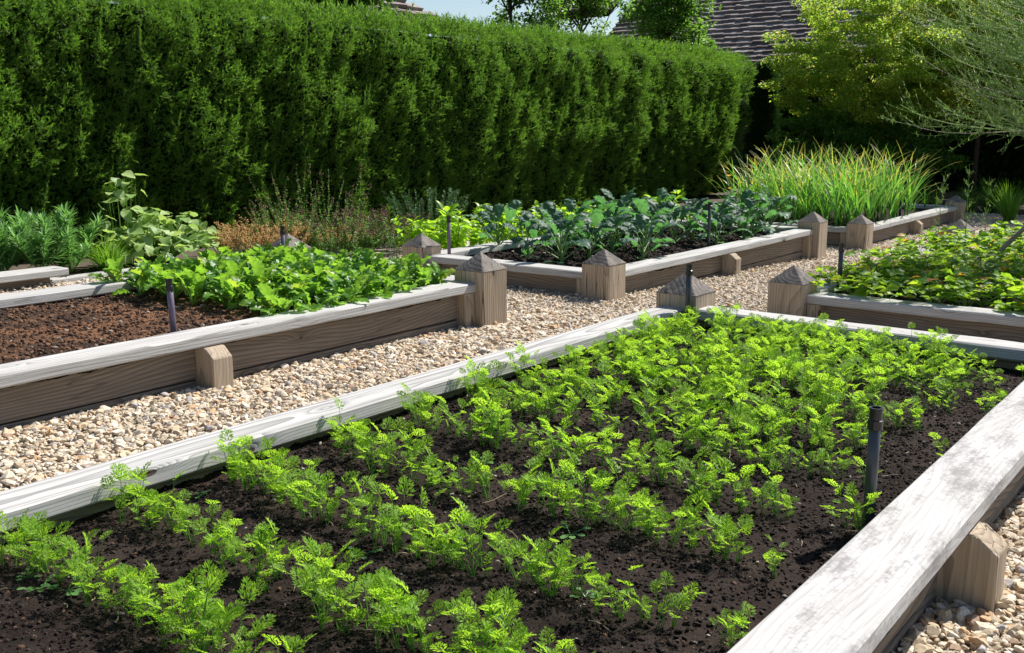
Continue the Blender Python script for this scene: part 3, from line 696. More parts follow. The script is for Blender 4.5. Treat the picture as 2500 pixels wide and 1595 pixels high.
# kale
def kale(seed):
    r = np.random.default_rng(seed); st = Geo(); lf = Geo(); H = r.uniform(.10, .17)
    st.add(*tube([(0, 0, -.02), (.005, .003, H*.5), (0, 0, H)], [.014, .012, .010], 6))
    n = r.integers(10, 13)
    for i in range(n):
        f = i/n; az = i*2.4+r.normal(0, .2); el = .6+.85*f+r.normal(0, .1); L = r.uniform(.13, .22)
        P, e = arc(az, el, L, -.1+r.normal(0, .15), 5, (0, 0, H*(.3+.6*f)))
        st.add(*tube(P, [.006, .0055, .005, .0045, .004, .003], 4), 0)
        prof = lambda t: np.clip(.25+t*2.2, 0, 1)*np.clip((1-t)*3.2, 0, 1)**.6
        V, F = leafgrid(r.uniform(.17, .27)*(1-.25*f), r.uniform(.085, .12), 16, 6, prof, r.uniform(1.0, 2.4), -.25+r.normal(0, .15), .12, r.integers(5, 9), .15, seed*13+i)
        lf.add(xf(V, frame1(dirv(az, e+.15), r.normal(0, .45)), P[-1]), F)
    for i in range(3):
        az = r.uniform(0, 6.28); V, F = leafgrid(.09, .05, 6, 4, None, .9, .2, .05, 3, .05, i); P, e = arc(az, .3, .06, -.3, 3, (0, 0, .03)); st.add(*tube(P, .003, 3)); lf.add(xf(V, frame1(dirv(az, .1), 0), P[-1]), F)
    return [('stem', st, [M_KSTEM], True), ('foliage', lf, [M_KALE], True)]
pl = []
for yi, yy in enumerate(np.arange(7.28, 11.2, .52)):
    for xi, xx in enumerate((-6.08, -5.6, -5.12, -4.7)):
        if xi == 3 and yi in (0, 2, 3, 6): continue
        if xi == 0 and yi == 0: continue
        pl.append((xx+rng.normal(0, .05), yy+(.2 if xi % 2 else 0)+rng.normal(0, .05), KZ-.01))
pl = [p for p in pl if p[1] < 11.1]+[(-4.75, 10.95, KZ-.01), (-5.15, 11.1, KZ-.01), (-4.72, 10.4, KZ-.01)]
plant_group([kale(i) for i in range(6)], pl, 'kale_plant', 'blue-green crinkled kale plant in the middle timber bed', 'vegetable plant', 'kale plants in the middle bed', None, (.98, 1.3), .06, 4)

# beans (yellow green) on the far side of the kale bed
def bean(seed):
    r = np.random.default_rng(seed); st = Geo(); lf = Geo()
    for q in range(4):
        az = r.uniform(0, 6.28); P, e = arc(az, 1.3, r.uniform(.28, .42), -.15, 7); st.add(*tube(P, .004, 4))
        for p in P[2:]:
            for i in range(4):
                a2 = r.uniform(0, 6.28); V, F = leafgrid(r.uniform(.07, .11), r.uniform(.035, .055), 5, 2, lambda t: np.sin(PI*t**.6)**.9, r.uniform(.6, 1.6), .3)
                lf.add(xf(V, frame1(dirv(a2, r.uniform(-.1, 1.0)), r.normal(0, .4)), p+dirv(a2, .5)*.025), F)
    return [('stem', st, [M_STALK], False), ('foliage', lf, [M_BEAN], True)]
pl = [(x+rng.normal(0, .05), y+rng.normal(0, .06), float(zg(y))) for y in np.arange(7.5, 13.2, .27) for x in (-6.85, -7.18)]
plant_group([bean(i) for i in range(5)], pl, 'bean_plant', 'yellow-green bushy plant with pointed leaves behind the kale bed', 'vegetable plant', 'yellow-green plants behind the kale', None, (1.0, 1.35), .08, 5)

# strawberries
def straw(seed):
    r = np.random.default_rng(seed); st = Geo(); lf = Geo()
    for i in range(r.integers(13, 18)):
        az = r.uniform(0, 6.28); el = r.uniform(.55, 1.4); L = r.uniform(.09, .2); P, e = arc(az, el, L, -.4, 4); st.add(*tube(P, .0018, 3))
        rollr = r.normal(0, .3); s0 = r.uniform(.05, .075)
        for da in (-1.15, 0, 1.15):
            V, F = leafgrid(s0, s0*.78, 6, 4, lambda t: np.clip(t*3.2, .1, 1)**.8*np.clip((1-t)*3, 0.12, 1)**.55, .5, .35, .03, 3, .03, seed+i, teeth=.14)
            lf.add(xf(V, frame1(dirv(az+da, r.uniform(.0, .35)), rollr+r.normal(0, .15)), P[-1]), F)
    return [('stem', st, [M_STALK], False), ('foliage', lf, [M_STRAW], True)]
pl = [(x+rng.normal(0, .05), y+rng.normal(0, .05), SZ) for y in np.arange(6.98, 11.2, .27) for x in np.arange(-2.62, -.6, .25)]
plant_group([straw(i) for i in range(8)], pl, 'strawberry_plant', 'low strawberry plant with toothed yellow-green leaves in the right-hand bed', 'fruit plant', 'strawberry plants filling the right bed', None, (.85, 1.3), .1, 6)

# garlic / leeks
def garlic(seed):
    r = np.random.default_rng(seed); lf = Geo(); st = Geo()
    st.add(*tube([(0, 0, -.02), (0, 0, .12), (r.normal(0, .01), r.normal(0, .01), .28)], [.013, .012, .009], 5))
    for i in range(r.integers(9, 14)):
        az = r.uniform(0, 6.28); el = r.uniform(.9, 1.45); L = r.uniform(.4, .98); w = r.uniform(.013, .022)
        n = 9; P = [np.array([0, 0, r.uniform(.08, .28)])]; bend = r.uniform(.15, 1.1)
        for k in range(n): P.append(P[-1]+dirv(az, el-bend*((k+.5)/n)**2.2)*L/n)
        P = np.array(P); T = np.gradient(P, axis=0); S = np.cross(T, [0, 0, 1.0]); S /= np.linalg.norm(S, axis=1)[:, None]; tt = np.linspace(0, 1, n+1); wd = w*.5*(1-tt**2.5)+.0008
        V = np.concatenate([P-S*wd[:, None], P+np.array([0, 0, -1])*wd[:, None]*.4, P+S*wd[:, None]]); m = n+1; F = []
        for k in range(n): F += [(k, m+k, m+k+1), (k, m+k+1, k+1), (m+k, 2*m+k, 2*m+k+1), (m+k, 2*m+k+1, m+k+1)]
        tipped = r.random() < .75; lf.add(V, np.array(F[:-8])); lf.n -= len(V); lf.V.pop(); lf.F.append(np.array(F[-8:])+lf.n); lf.M.append(np.full(8, 1 if tipped else 0)); lf.V.append(V); lf.n += len(V)
    return [('stem', st, [M_GARLIC], True), ('foliage', lf, [M_GARLIC, M_TIP], True)]
pl = [(x+rng.normal(0, .04), y+rng.normal(0, .05), GZ) for y in np.arange(13.0, 15.6, .19) for x in np.arange(-6.2, -4.45, .19)]
plant_group([garlic(i) for i in range(8)], pl, 'garlic_plant', 'tall garlic plant with arching strap leaves and yellowing tips in the far bed', 'vegetable plant', 'garlic plants in the far bed', None, (.88, 1.12), .07, 7)
pl = [(rng.uniform(-6.2, -4.5), rng.uniform(15.8, 17.2), GZ) for _ in range(16)]
plant_group([garlic(40+i) for i in range(3)], pl, 'young_leek', 'small thin young leek in the bare end of the far bed', 'vegetable plant', 'small leeks at the far bed end', None, (.3, .5), .1, 8)
M_YEL = leafmat('yellow_petal', [(0, (.45, .30, .03)), (1, (.6, .42, .06))], (.7, .5, .05), .3, .6, .2)
def yflower(seed):
    r = np.random.default_rng(seed); g = Geo(); h = Geo(); P, e = arc(r.uniform(0, 6), 1.45, .62, -.2, 6); g.add(*tube(P, .004, 4))
    for i in range(14):
        V, F = leafgrid(.045, .02, 3, 2, None, .4, .1); h.add(xf(V, frame1(dirv(i*.45, .3+.3*(i % 2)), 0), P[-1]), F)
    return [('stem', g, [M_STALK], False), ('flower_head', h, [M_YEL], True)]
plant_group([yflower(i) for i in range(3)], [(-6.3, 12.9, GZ), (-6.18, 12.95, GZ-.05), (-6.35, 13.15, GZ-.1)], 'yellow_flower', 'small yellow flower head on a thin stalk at the left end of the garlic', 'flower', 'yellow flowers beside the garlic', None, (.9, 1.1), .1, 9)

# ------------------------------------------------------------------ ornamental border, back left
def spurge(seed):
    r = np.random.default_rng(seed); st = Geo(); lf = Geo()
    TV, TF = leafgrid(1, .13, 4, 2, lambda t: np.sin(PI*t**.7)**.6, .35, .3)
    for q in range(12):
        az = r.uniform(0, 6.28); el = r.uniform(.4, 1.45); L = r.uniform(.28, .48); P, e = arc(az, el, L, .15, 8); st.add(*tube(P, .005, 4))
        k = 120; t = r.uniform(.15, 1, k)**.8; idx = t*(len(P)-1); i0 = np.minimum(idx.astype(int), len(P)-2); f = (idx-i0)[:, None]; T = P[i0]*(1-f)+P[i0+1]*f
        a2 = r.uniform(0, 6.28, k); e2 = r.uniform(-.1, .9, k)+.5*t; D = np.stack([np.cos(a2)*np.cos(e2), np.sin(a2)*np.cos(e2), np.sin(e2)], 1)
        V, F = instance(TV, TF, frames(D), T, r.uniform(.07, .12, k)); lf.add(V, F)
    return [('stem', st, [M_STALK], False), ('foliage', lf, [M_EUPH], True)]
pl = [(-8.85, 3.75, .05), (-8.8, 4.1, .05), (-8.8, 4.45, .05), (-9.2, 4.0, .08), (-9.25, 4.45, .08), (-9.0, 3.4, .05), (-9.3, 3.6, .1), (-8.85, 4.75, .02), (-9.2, 4.85, .02)]
plant_group([spurge(i) for i in range(4)], pl, 'spurge_plant', 'feathery blue-green spurge behind the low white rail at the far left', 'shrub', 'feathery spurges at the far left', None, (.95, 1.2), .08, 10)
def tuft(seed, n=170, L=(.25, .42), w=.006, el=(.5, 1.35), bend=(.4, 1.3)):
    r = np.random.default_rng(seed); g = Geo()
    for i in range(n):
        az = r.uniform(0, 6.28); e0 = r.uniform(*el); l = r.uniform(*L); b = r.uniform(*bend); k = 5; P = [np.array([r.normal(0, .03), r.normal(0, .03), 0])]
        for q in range(k): P.append(P[-1]+dirv(az, e0-b*((q+.5)/k)**1.7)*l/k)
        P = np.array(P); T = np.gradient(P, axis=0); S = np.cross(T, [0, 0, 1.0]); S /= np.maximum(np.linalg.norm(S, axis=1)[:, None], 1e-6); wd = (w*.5*(1-np.linspace(0, 1, k+1)**2)+.0006)[:, None]
        V = np.concatenate([P-S*wd, P+S*wd]); m = k+1; F = []
        for q in range(k): F += [(q, m+q, m+q+1), (q, m+q+1, q+1)]
        g.add(V, np.array(F))
    return g
o = mk('grass_clump', tuft(3, 260, (.32, .52)), [M_GRASS], None, True, (-8.8, 5.1, .0)); tag(o, 'green fine-bladed grass clump beside the end of the low white rail', 'grass clump')
o = mk('grass_clump', tuft(8, 110, (.2, .34)), [M_GRASS], None, True, (-8.95, 5.2, .0)); tag(o, 'smaller darker grass clump between the grass and the heart-leaved vine', 'grass clump')
# heart-leaved vine
def vine(seed, C, rad, n, h):
    r = np.random.default_rng(seed); st = Geo(); lf = Geo()
    prof = lambda t: np.where(t < .25, .75+t, 1.0)*np.clip((1-t)*1.5, 0, 1)**.7
    for i in range(n):
        az = r.uniform(0, 6.28); rr = rad*math.sqrt(r.random()); hh = h*(1-.55*(rr/rad)**2)*r.uniform(.35, 1.05)
        tip = np.array([math.cos(az)*rr*.6, math.sin(az)*rr*1.25, hh]); base = np.array([math.cos(az)*.05, math.sin(az)*.1, 0])
        mid = (base+tip)/2+np.array([0, 0, .08]); st.add(*tube([base, mid, tip], [.004, .003, .002], 3))
        V, F = leafgrid(r.uniform(.09, .15), r.uniform(.09, .13), 7, 4, prof, r.uniform(.2, .9), .15, .03, 2, .03, seed+i)
        lf.add(xf(V, frame1(dirv(r.normal(-.5, 1.0), r.uniform(-.9, .5)), r.normal(0, .4)), tip), F)
    return st, lf
ro = empty('vine_plant', (-8.95, 5.75, 0)); tag(ro, 'sprawling pale green heart-leaved vine in front of the hedge', 'vine')
st, lf = vine(4, None, .56, 240, .52); mk('stem', st, [M_STALK], ro); mk('foliage', lf, [M_VINE], ro, True)
ro = empty('vine_plant', (-9.15, 5.5, 0)); tag(ro, 'tall climbing shoot of heart-shaped leaves rising against the dark hedge', 'vine')
st, lf = vine(14, None, .3, 34, .95); mk('stem', st, [M_STALK], ro); mk('foliage', lf, [M_VINE], ro, True)
# orange bush, oregano, rosemary
def wands(seed, n, rad, L, el, leaf, leafn, leafsz, tipfrac, wob=.15, tipn=26, tipsz=.016, rs=.0022):
    r = np.random.default_rng(seed); st = Geo(); lf = Geo(); tp = Geo()
    TV, TF = leafgrid(1, leaf, 3, 2, None, .4, .2); QV = ICO_V*.5
    for i in range(n):
        az = r.uniform(0, 6.28); a0 = rad*math.sqrt(r.random()); b = np.array([math.cos(az)*a0, math.sin(az)*a0, 0]); l = r.uniform(*L)
        P, e = arc(az+r.normal(0, .5), r.uniform(*el), l, r.normal(0, wob), 6, b); st.add(*tube(P, rs, 3))
        def along(t):
            idx = t*(len(P)-1); i0 = np.minimum(idx.astype(int), len(P)-2); f = (idx-i0)[:, None]; return P[i0]*(1-f)+P[i0+1]*f
        if leafn:
            t = r.uniform(.1, 1-tipfrac*.6, leafn); a2 = r.uniform(0, 6.28, leafn); e2 = r.uniform(.0, .9, leafn)
            V, F = instance(TV, TF, frames(np.stack([np.cos(a2)*np.cos(e2), np.sin(a2)*np.cos(e2), np.sin(e2)], 1)), along(t), r.uniform(.7, 1.2, leafn)*leafsz); lf.add(V, F)
        if tipfrac:
            t = 1-tipfrac*r.random(tipn)**1.2; pts = along(t)+r.normal(0, .010, (tipn, 3)); V, F = instance(QV, ICO_F, rotmats(tipn, r), pts, r.uniform(.6, 1.3, tipn)*tipsz); tp.add(V, F)
    return st, lf, tp
ro = empty('flowering_bush', (-8.75, 6.85, 0)); tag(ro, 'low rounded bush with orange-pink flower tips in front of the hedge', 'shrub')
st, lf, tp = wands(3, 300, .46, (.2, .36), (.8, 1.5), .3, 20, .02, .55, tipn=26, tipsz=.016); mk('stem', st, [M_OREG], ro); mk('foliage', lf, [M_OREG], ro); tag(mk('flowering_top', tp, [M_PINK], ro), kind='stuff')
ro = empty('flowering_bush', (-8.25, 7.45, 0)); tag(ro, 'low green and orange bush right behind the radish bed corner post', 'shrub')
st, lf, tp = wands(5, 60, .3, (.2, .3), (.95, 1.5), .35, 22, .022, .35, tipn=14, tipsz=.012); mk('stem', st, [M_OREG], ro); mk('foliage', lf, [M_OREG], ro); tag(mk('flowering_top', tp, [M_PINK], ro), kind='stuff')
def oregano(x, y, seed, label, args):
    ro = empty('oregano_plant', (x, y, 0)); tag(ro, label, 'herb', 'loose oregano in front of the hedge')
    st, lf, tp = wands(seed, *args[0], **args[1]); mk('stem', st, [M_OREG], ro); mk('foliage', lf, [M_OREG], ro); tag(mk('flowering_top', tp, [M_OREGF], ro), kind='stuff')
oregano(-8.8, 7.75, 7, 'tall loose oregano with purplish seed heads rising against the hedge', ((34, .45, (.45, 1.0), (1.0, 1.5), .5, 46, .030, .25), dict(tipn=9, tipsz=.014)))
oregano(-8.15, 8.05, 9, 'bushy oregano with dark red flower heads left of the rosemary', ((170, .45, (.22, .48), (.7, 1.5), .5, 46, .030, .25), dict(tipn=12, tipsz=.015)))
oregano(-8.65, 7.25, 19, 'upright pale oregano directly behind the orange-pink bush', ((60, .36, (.38, .62), (1.0, 1.5), .5, 50, .032, .25), dict(tipn=9, tipsz=.014)))
oregano(-8.3, 7.6, 29, 'low green oregano mound behind the radish bed corner post', ((150, .45, (.2, .38), (.7, 1.5), .5, 46, .032, .2), dict(tipn=8, tipsz=.014)))
ro = empty('rosemary_bush', (-8.05, 8.75, 0)); tag(ro, 'upright dark green rosemary left of the kale bed corner', 'herb')
st, lf, tp = wands(11, 75, .28, (.32, .68), (1.0, 1.5), .2, 150, .038, 0); mk('stem', st, [M_BARK], ro); mk('foliage', lf, [M_ROSE], ro)

# ------------------------------------------------------------------ hedge
def sprig(seed, n=16):
    r = np.random.default_rng(seed); g = Geo()
    tri = np.array([(0, -.10, 0), (0, .10, 0), (1, 0, 0)]); f = np.array([(0, 1, 2)])
    t = np.linspace(0, 1, n); a = r.uniform(0, 6.28, n); s = np.array([math.cos(.75)]*n)
    D = np.stack([.75+.6*t, np.cos(a)*.8, np.sin(a)*.8], 1); T = np.stack([t, 0*t, .12*t**2], 1)
    V, F = instance(tri, f, frames(D, roll=r.uniform(0, 3, n)), T, r.uniform(.32, .5, n)); return V, F
SPR = [sprig(i) for i in range(5)]
def sprays(T, D, S, seed=0, tmpl=SPR):
    r = np.random.default_rng(seed); g = Geo(); ids = r.integers(0, len(tmpl), len(T)); ro_ = r.uniform(0, 6.28, len(T))
    for k, (V, F) in enumerate(tmpl):
        m = ids == k
        if m.any(): g.add(*instance(V, F, frames(D[m], roll=ro_[m]), T[m], S[m]))
    return g
def hface(y, z):
    """x of the hedge's visible face"""
    col_ = .02*np.abs(np.sin(y*PI/.92+2.2*vnoise(y*.45, z*.35, s=4)+.2*z))**.7
    return -10.08+.27*np.clip(z/1.25, 0, 1)**1.5+.03*z+col_+.13*fbm(y*1.1, z*.75, s=2, o=2)+.10*fbm(y*3.2, z*2.4, s=6, o=2)+.17*fbm(y*7.5, z*6, s=8, o=3)-np.clip(z-2.45, 0, 1)**1.5*1.2
def htop(y): return 2.74+.05*fbm(y*1.3, y*0, s=12, o=2)+.04*np.clip((9-y)/6, 0, 1)
HY0, HY1 = 2.2, 21.3
n = 125000
yy = HY0+(HY1-HY0)*rng.random(n)**1.0; zz = -.15+(htop(yy)+.2)*rng.random(n)
# denser near
keep = rng.random(n) < np.clip(12.5/np.hypot(9.9, yy), .55, 1); yy, zz = yy[keep], zz[keep]
dp = np.abs(rng.normal(0, .07, len(yy))); xx = hface(yy, zz)-dp
T = np.stack([xx, yy, zz], 1)
D = np.stack([rng.normal(.7, .45, len(yy)), rng.normal(0, .6, len(yy)), rng.normal(.5, .5, len(yy))], 1); S = rng.uniform(.036, .08, len(yy))*(1+.02*(yy-10).clip(0))
ro = empty('yew_hedge', (-10.2, HY0, -.1)); tag(ro, 'tall clipped dark green yew hedge along the whole back of the garden', 'hedge')
g = sprays(T, D, S, 1)
# top fringe and upright tips
nt = 7000; yt = HY0+(HY1-HY0)*rng.random(nt); xt = -10.9+1.0*rng.random(nt); T = np.stack([np.minimum(xt, hface(yt, htop(yt))), yt, htop(yt)+rng.normal(-.02, .05, nt)], 1)
D = np.stack([rng.normal(.1, .3, nt), rng.normal(0, .3, nt), np.full(nt, 1.0)], 1); V, F, _ = sprays(T, D, rng.uniform(.08, .17, nt), 2).arr(); g.add(V, F)
# plume spires: leaders up the face
for q in range(260):
    y0 = rng.uniform(HY0, HY1); z0 = rng.uniform(.3, 2.6); l = rng.uniform(.12, .28); k = 12; t = np.linspace(0, 1, k); x0 = float(hface(np.array([y0]), np.array([z0]))[0])
    T = np.stack([x0+.02+.05*t, y0+.02*t*rng.normal(), z0+l*t], 1); V, F, _ = sprays(T, np.stack([.35+0*t+rng.normal(0, .2, k), rng.normal(0, .3, k), 1+0*t], 1), .07-.03*t, q).arr(); g.add(V, F)
V, F, _ = g.arr(); o = mk('foliage', (V-np.array([-10.2, HY0, -.1]), F), [M_HEDGE], ro)
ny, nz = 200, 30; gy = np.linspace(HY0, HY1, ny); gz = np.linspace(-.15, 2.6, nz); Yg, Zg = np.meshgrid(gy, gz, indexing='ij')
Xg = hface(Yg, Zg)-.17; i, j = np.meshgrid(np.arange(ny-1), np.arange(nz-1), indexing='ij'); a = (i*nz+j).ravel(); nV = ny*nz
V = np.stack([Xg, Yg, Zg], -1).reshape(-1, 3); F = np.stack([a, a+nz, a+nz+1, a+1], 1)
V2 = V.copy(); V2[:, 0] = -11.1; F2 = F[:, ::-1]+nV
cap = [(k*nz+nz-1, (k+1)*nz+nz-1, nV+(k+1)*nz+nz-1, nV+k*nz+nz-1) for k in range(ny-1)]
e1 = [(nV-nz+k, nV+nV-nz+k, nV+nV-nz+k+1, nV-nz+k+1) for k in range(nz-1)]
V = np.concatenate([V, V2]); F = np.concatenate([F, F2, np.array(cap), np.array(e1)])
link('shade_core', trimesh('shade_core', V-np.array([-10.2, HY0, -.1]), F), [M_HCORE], ro)  # near-black body in place of the shade deep inside the hedge
# two narrow conifers at the hedge end, shade put into their dark foliage colour
def column(x, y, rad, h, n, mat, label, zb=-.2, sz=(.09, .16), cat='conifer', grp=None):
    ro = empty('columnar_conifer', (x, y, zb)); tag(ro, label, cat, grp)
    t = rng.random(n)**.9; a = rng.uniform(0, 6.28, n); z = t*h; rr = rad*(1-.85*t**4)*(1+.2*fbm(a*1.5, z*2.5, s=int(x*7)))*rng.uniform(.8, 1.0, n)
    T = np.stack([np.cos(a)*rr, np.sin(a)*rr, z], 1); D = np.stack([np.cos(a)*.6, np.sin(a)*.6, .9+rng.normal(0, .3, n)], 1)
    mk('foliage', sprays(T, D, rng.uniform(*sz, n), 5), [mat], ro)
    V, F = tube([(0, 0, 0), (0, 0, h*.5), (0, 0, h*.93)], [rad*.8, rad*.75, rad*.1], 8); mk('trunk', (V, F), [M_HCORE], ro)  # wide near-black body: painted shade inside the conifer, not a real stem
column(-9.75, 21.9, .33, 2.85, 4200, M_DARKV, 'first narrow dark conifer right at the end of the yew hedge')
column(-9.55, 22.9, .36, 2.85, 4200, M_DARKV, 'second narrow dark conifer, nearest the maple')

# ------------------------------------------------------------------ trees
LEAF = leafgrid(1, .55, 3, 2, lambda t: np.sin(PI*t**.75)**.9, .5, .25)
def branches(seed, H, spread, n1, trunk_r, lean=(0, 0), fork=.35):
    r = np.random.default_rng(seed); g = Geo(); tips = []
    P = np.array([(0, 0, -.1), (lean[0]*.3, lean[1]*.3, H*.3), (lean[0], lean[1], H*.62)]); g.add(*tube(P, [trunk_r, trunk_r*.75, trunk_r*.45], 8))
    for i in range(n1):
        az = i*2.4+r.normal(0, .3); f = fork+(1-fork)*r.random(); b = P[1]*(1-f)+P[2]*f if f < 1 else P[2]
        Q, e = arc(az, r.uniform(.5, 1.15), spread*r.uniform(.7, 1.1), r.normal(-.2, .2), 6, b); g.add(*tube(Q, np.linspace(trunk_r*.4, trunk_r*.08, 7), 5)); tips += list(Q[2:])
        for k in range(3):
            s_ = Q[r.integers(2, 6)]; Q2, e = arc(az+r.normal(0, .9), r.uniform(.1, 1.0), spread*.45*r.uniform(.6, 1.1), r.normal(-.2, .2), 4, s_); g.add(*tube(Q2, np.linspace(trunk_r*.14, trunk_r*.04, 5), 3)); tips += list(Q2[1:])
    return g, np.array(tips)
def leafcloud(C, R, n, size, seed, flatten=.35, droop=-.15, tmpl=LEAF):
    """leaf clusters: C centres, R radii; layered pads"""
    r = np.random.default_rng(seed); idx = r.integers(0, len(C), n); u = r.normal(size=(n, 3)); u /= np.linalg.norm(u, axis=1)[:, None]; q = r.random(n)**.45
    off = u*q[:, None]*np.asarray(R)[idx][:, None]; off[:, 2] *= flatten
    T = np.asarray(C)[idx]+off; a = r.uniform(0, 6.28, n); e = r.normal(droop, .45, n)
    D = np.stack([np.cos(a)*np.cos(e), np.sin(a)*np.cos(e), np.sin(e)], 1)
    return instance(tmpl[0], tmpl[1], frames(D, roll=r.normal(0, .5, n)), T, r.uniform(*size, n))
def tree(name, loc, label, cat, mat, seed, H, spread, n1, tr, nleaf, size, padr, group=None, extra=None, flatten=.35, bark=M_BARK, hmin=None, npad=None, lean=(0, 0)):
    ro = empty(name, loc); tag(ro, label, cat, group); g, tips = branches(seed, H, spread, n1, tr, lean); mk('trunk', g, [bark], ro, True)
    if hmin is not None: tips = tips[tips[:, 2] > hmin]
    r = np.random.default_rng(seed+1); C = tips[r.integers(0, len(tips), npad or 90)]+r.normal(0, .15, (npad or 90, 3))
    if extra is not None: C = np.concatenate([C, np.array(extra, float)])
    mk('crown', leafcloud(C, r.uniform(padr*.6, padr*1.25, len(C)), nleaf, size, seed+2, flatten), [mat], ro)
    return ro
# maples behind the far bed
def blob(seed, n, c, rx, ry, rz, zlo=-1):
    r = np.random.default_rng(seed); u = r.normal(size=(n*3, 3)); u /= np.linalg.norm(u, axis=1)[:, None]; u = u[u[:, 2] > zlo][:n]; q = r.random(len(u))**.3
    return u*q[:, None]*np.array([rx, ry, rz])+np.array(c)
tree('maple_tree', (-7.1, 20.8, -.25), 'yellow-green maple, the brightest tree right of the roof', 'tree', M_MAPLE, 21, 4.0, 1.5, 11, .05, 70000, (.045, .08), .36, None, blob(1, 190, (0, 0, 2.95), 2.0, 1.5, 1.6, -.95), .40, npad=20, hmin=1.9)
tree('maple_tree', (-5.4, 23.0, -.25), 'duller olive-green maple right of the brightest one', 'tree', M_MAPLE2, 33, 4.9, 2.0, 12, .06, 62000, (.05, .09), .42, None, blob(2, 200, (0, 0, 3.45), 2.3, 1.6, 2.0, -.95), .40, npad=20, hmin=2.0)
tree('maple_tree', (-3.2, 21.8, -.25), 'olive maple at the right edge behind the wispy asparagus', 'tree', M_MAPLE2, 45, 4.9, 2.0, 12, .06, 44000, (.05, .09), .42, None, blob(3, 160, (0, 0, 3.45), 2.3, 1.6, 2.0, -.95), .40, npad=20, hmin=2.0)
# understorey below the maple, mostly in shade
tree('shade_shrub', (-7.9, 20.5, -.25), 'dim green layered shrub in shade under the yellow-green maple', 'shrub', M_TREE, 51, 2.4, .9, 9, .03, 16000, (.05, .09), .36, None, blob(4, 60, (0, 0, 1.15), 1.1, .8, .7), .35, npad=8, hmin=.5)
tree('shade_shrub', (-6.2, 20.9, -.25), 'dim shrub in deep shade behind the garlic, under the olive maple', 'shrub', M_TREE, 57, 2.2, .9, 9, .03, 9000, (.05, .09), .36, None, blob(5, 40, (0, 0, 1.2), 1.1, .8, .6), .35, npad=8, hmin=.5)
# dark trees beyond the hedge
TG = 'leafy trees beyond the hedge'
tree('leafy_tree', (-12.8, 10.9, 0), 'dark-stemmed leafy tree over the hedge left of the sky gap', 'tree', M_TREE, 61, 5.4, 1.1, 8, .07, 7000, (.08, .14), .42, TG, None, .7, hmin=2.6, npad=50, lean=(.1, .9))
tree('leafy_tree', (-12.9, 16.6, 0), 'leafy tree just right of the sky gap over the hedge', 'tree', M_TREE, 63, 6.6, 1.3, 12, .06, 7500, (.06, .11), .30, TG, None, .8, hmin=2.2, npad=90)
tree('leafy_tree', (-12.6, 18.7, 0), 'leafy tree over the middle of the hedge between sky gap and roof', 'tree', M_TREE, 65, 6.6, 1.3, 12, .06, 7500, (.06, .11), .30, TG, None, .8, hmin=2.0, npad=90)
tree('leafy_tree', (-12.8, 22.9, 0), 'leafy tree in front of the shingle roof with bright edge leaves', 'tree', M_TREE, 67, 6.2, 1.3, 12, .06, 12000, (.07, .13), .34, TG, blob(6, 40, (0, .1, 4.5), 1.0, 1.2, 1.3), .8, hmin=2.6, npad=60)
tree('leafy_tree', (-12.6, 8.9, 0), 'leafy tree over the hedge top at the upper left', 'tree', M_TREE, 69, 5.0, 1.2, 8, .06, 5000, (.08, .13), .4, TG, None, .7, hmin=2.9, npad=40)
# dense dark evergreens closing the view
def evergreen(x, y, rad, h, n, label, zb=-.3):
    ro = empty('evergreen_tree', (x, y, zb)); tag(ro, label, 'tree', 'dark evergreens closing the garden')
    t = rng.random(n); a = rng.uniform(0, 6.28, n); z = t*h; rr = rad*(1-.9*t**2.5)*(1+.25*fbm(a*1.6, z*1.2, s=int(abs(x)*7)))*rng.uniform(.75, 1.0, n)
    T = np.stack([np.cos(a)*rr, np.sin(a)*rr, z], 1); D = np.stack([np.cos(a)*.9, np.sin(a)*.9, .25+rng.normal(0, .35, n)], 1)
    mk('crown', sprays(T, D, rng.uniform(.2, .4, n), 9), [M_DARKV], ro)
    k = 16; zz_ = np.linspace(0, h*.93, 9); V, F = tube([(0, 0, q) for q in zz_], [rad*.86*(1-.9*(q/h)**2.5) for q in zz_], 14); mk('trunk', (V, F), [M_HCORE], ro)  # near-black cone filling the crown, its inner shade painted as a solid
evs = [(-10.6, 27.2, 'far left dark evergreen beyond the hedge end'), (-8.3, 27.0, 'dark evergreen directly behind the brightest maple'), (-6.0, 27.3, 'dark evergreen in the deep shade behind the garlic'), (-3.7, 27.0, 'dark evergreen behind the olive maple'), (-1.4, 26.4, 'dark evergreen behind the wispy asparagus'), (1.0, 25.6, 'dark evergreen at the right edge of the garden'), (3.4, 24.8, 'dark evergreen beyond the right edge')]
for x, y, lb in evs: evergreen(x, y, 1.75, 3.3 if x < -7 else 5.6, 5200, lb)

# low shaded planting at the far right
def shadeplant(seed): 
    g = tuft(seed, 200, (.35, .75), .012, (.8, 1.45), (.2, .9)); return [('foliage', g, [M_TREE], True)]
pl = [(x+rng.normal(0, .15), 19.7+rng.normal(0, .3)+(-x-3)*.1, -.25) for x in np.arange(-6.2, -1.5, .5)]
plant_group([shadeplant(i) for i in range(3)], pl, 'border_plant', 'dim fine-leaved border plant in the shade beyond the far bed', 'plant', 'shaded border plants beyond the far bed', None, (.85, 1.25), .06, 12)
pl = [(-3.6, 17.9, -.25), (-3.1, 18.1, -.25), (-2.6, 17.7, -.25)]
plant_group([[('foliage', tuft(30+i, 230, (.5, .95), .012, (1.0, 1.5), (.2, .8)), [M_GRASS], True)] for i in range(2)], pl, 'iris_clump', 'sunlit upright strap-leaved clump at the far right', 'plant', 'strap-leaved clumps at the far right', None, (.85, 1.1), .05, 13)

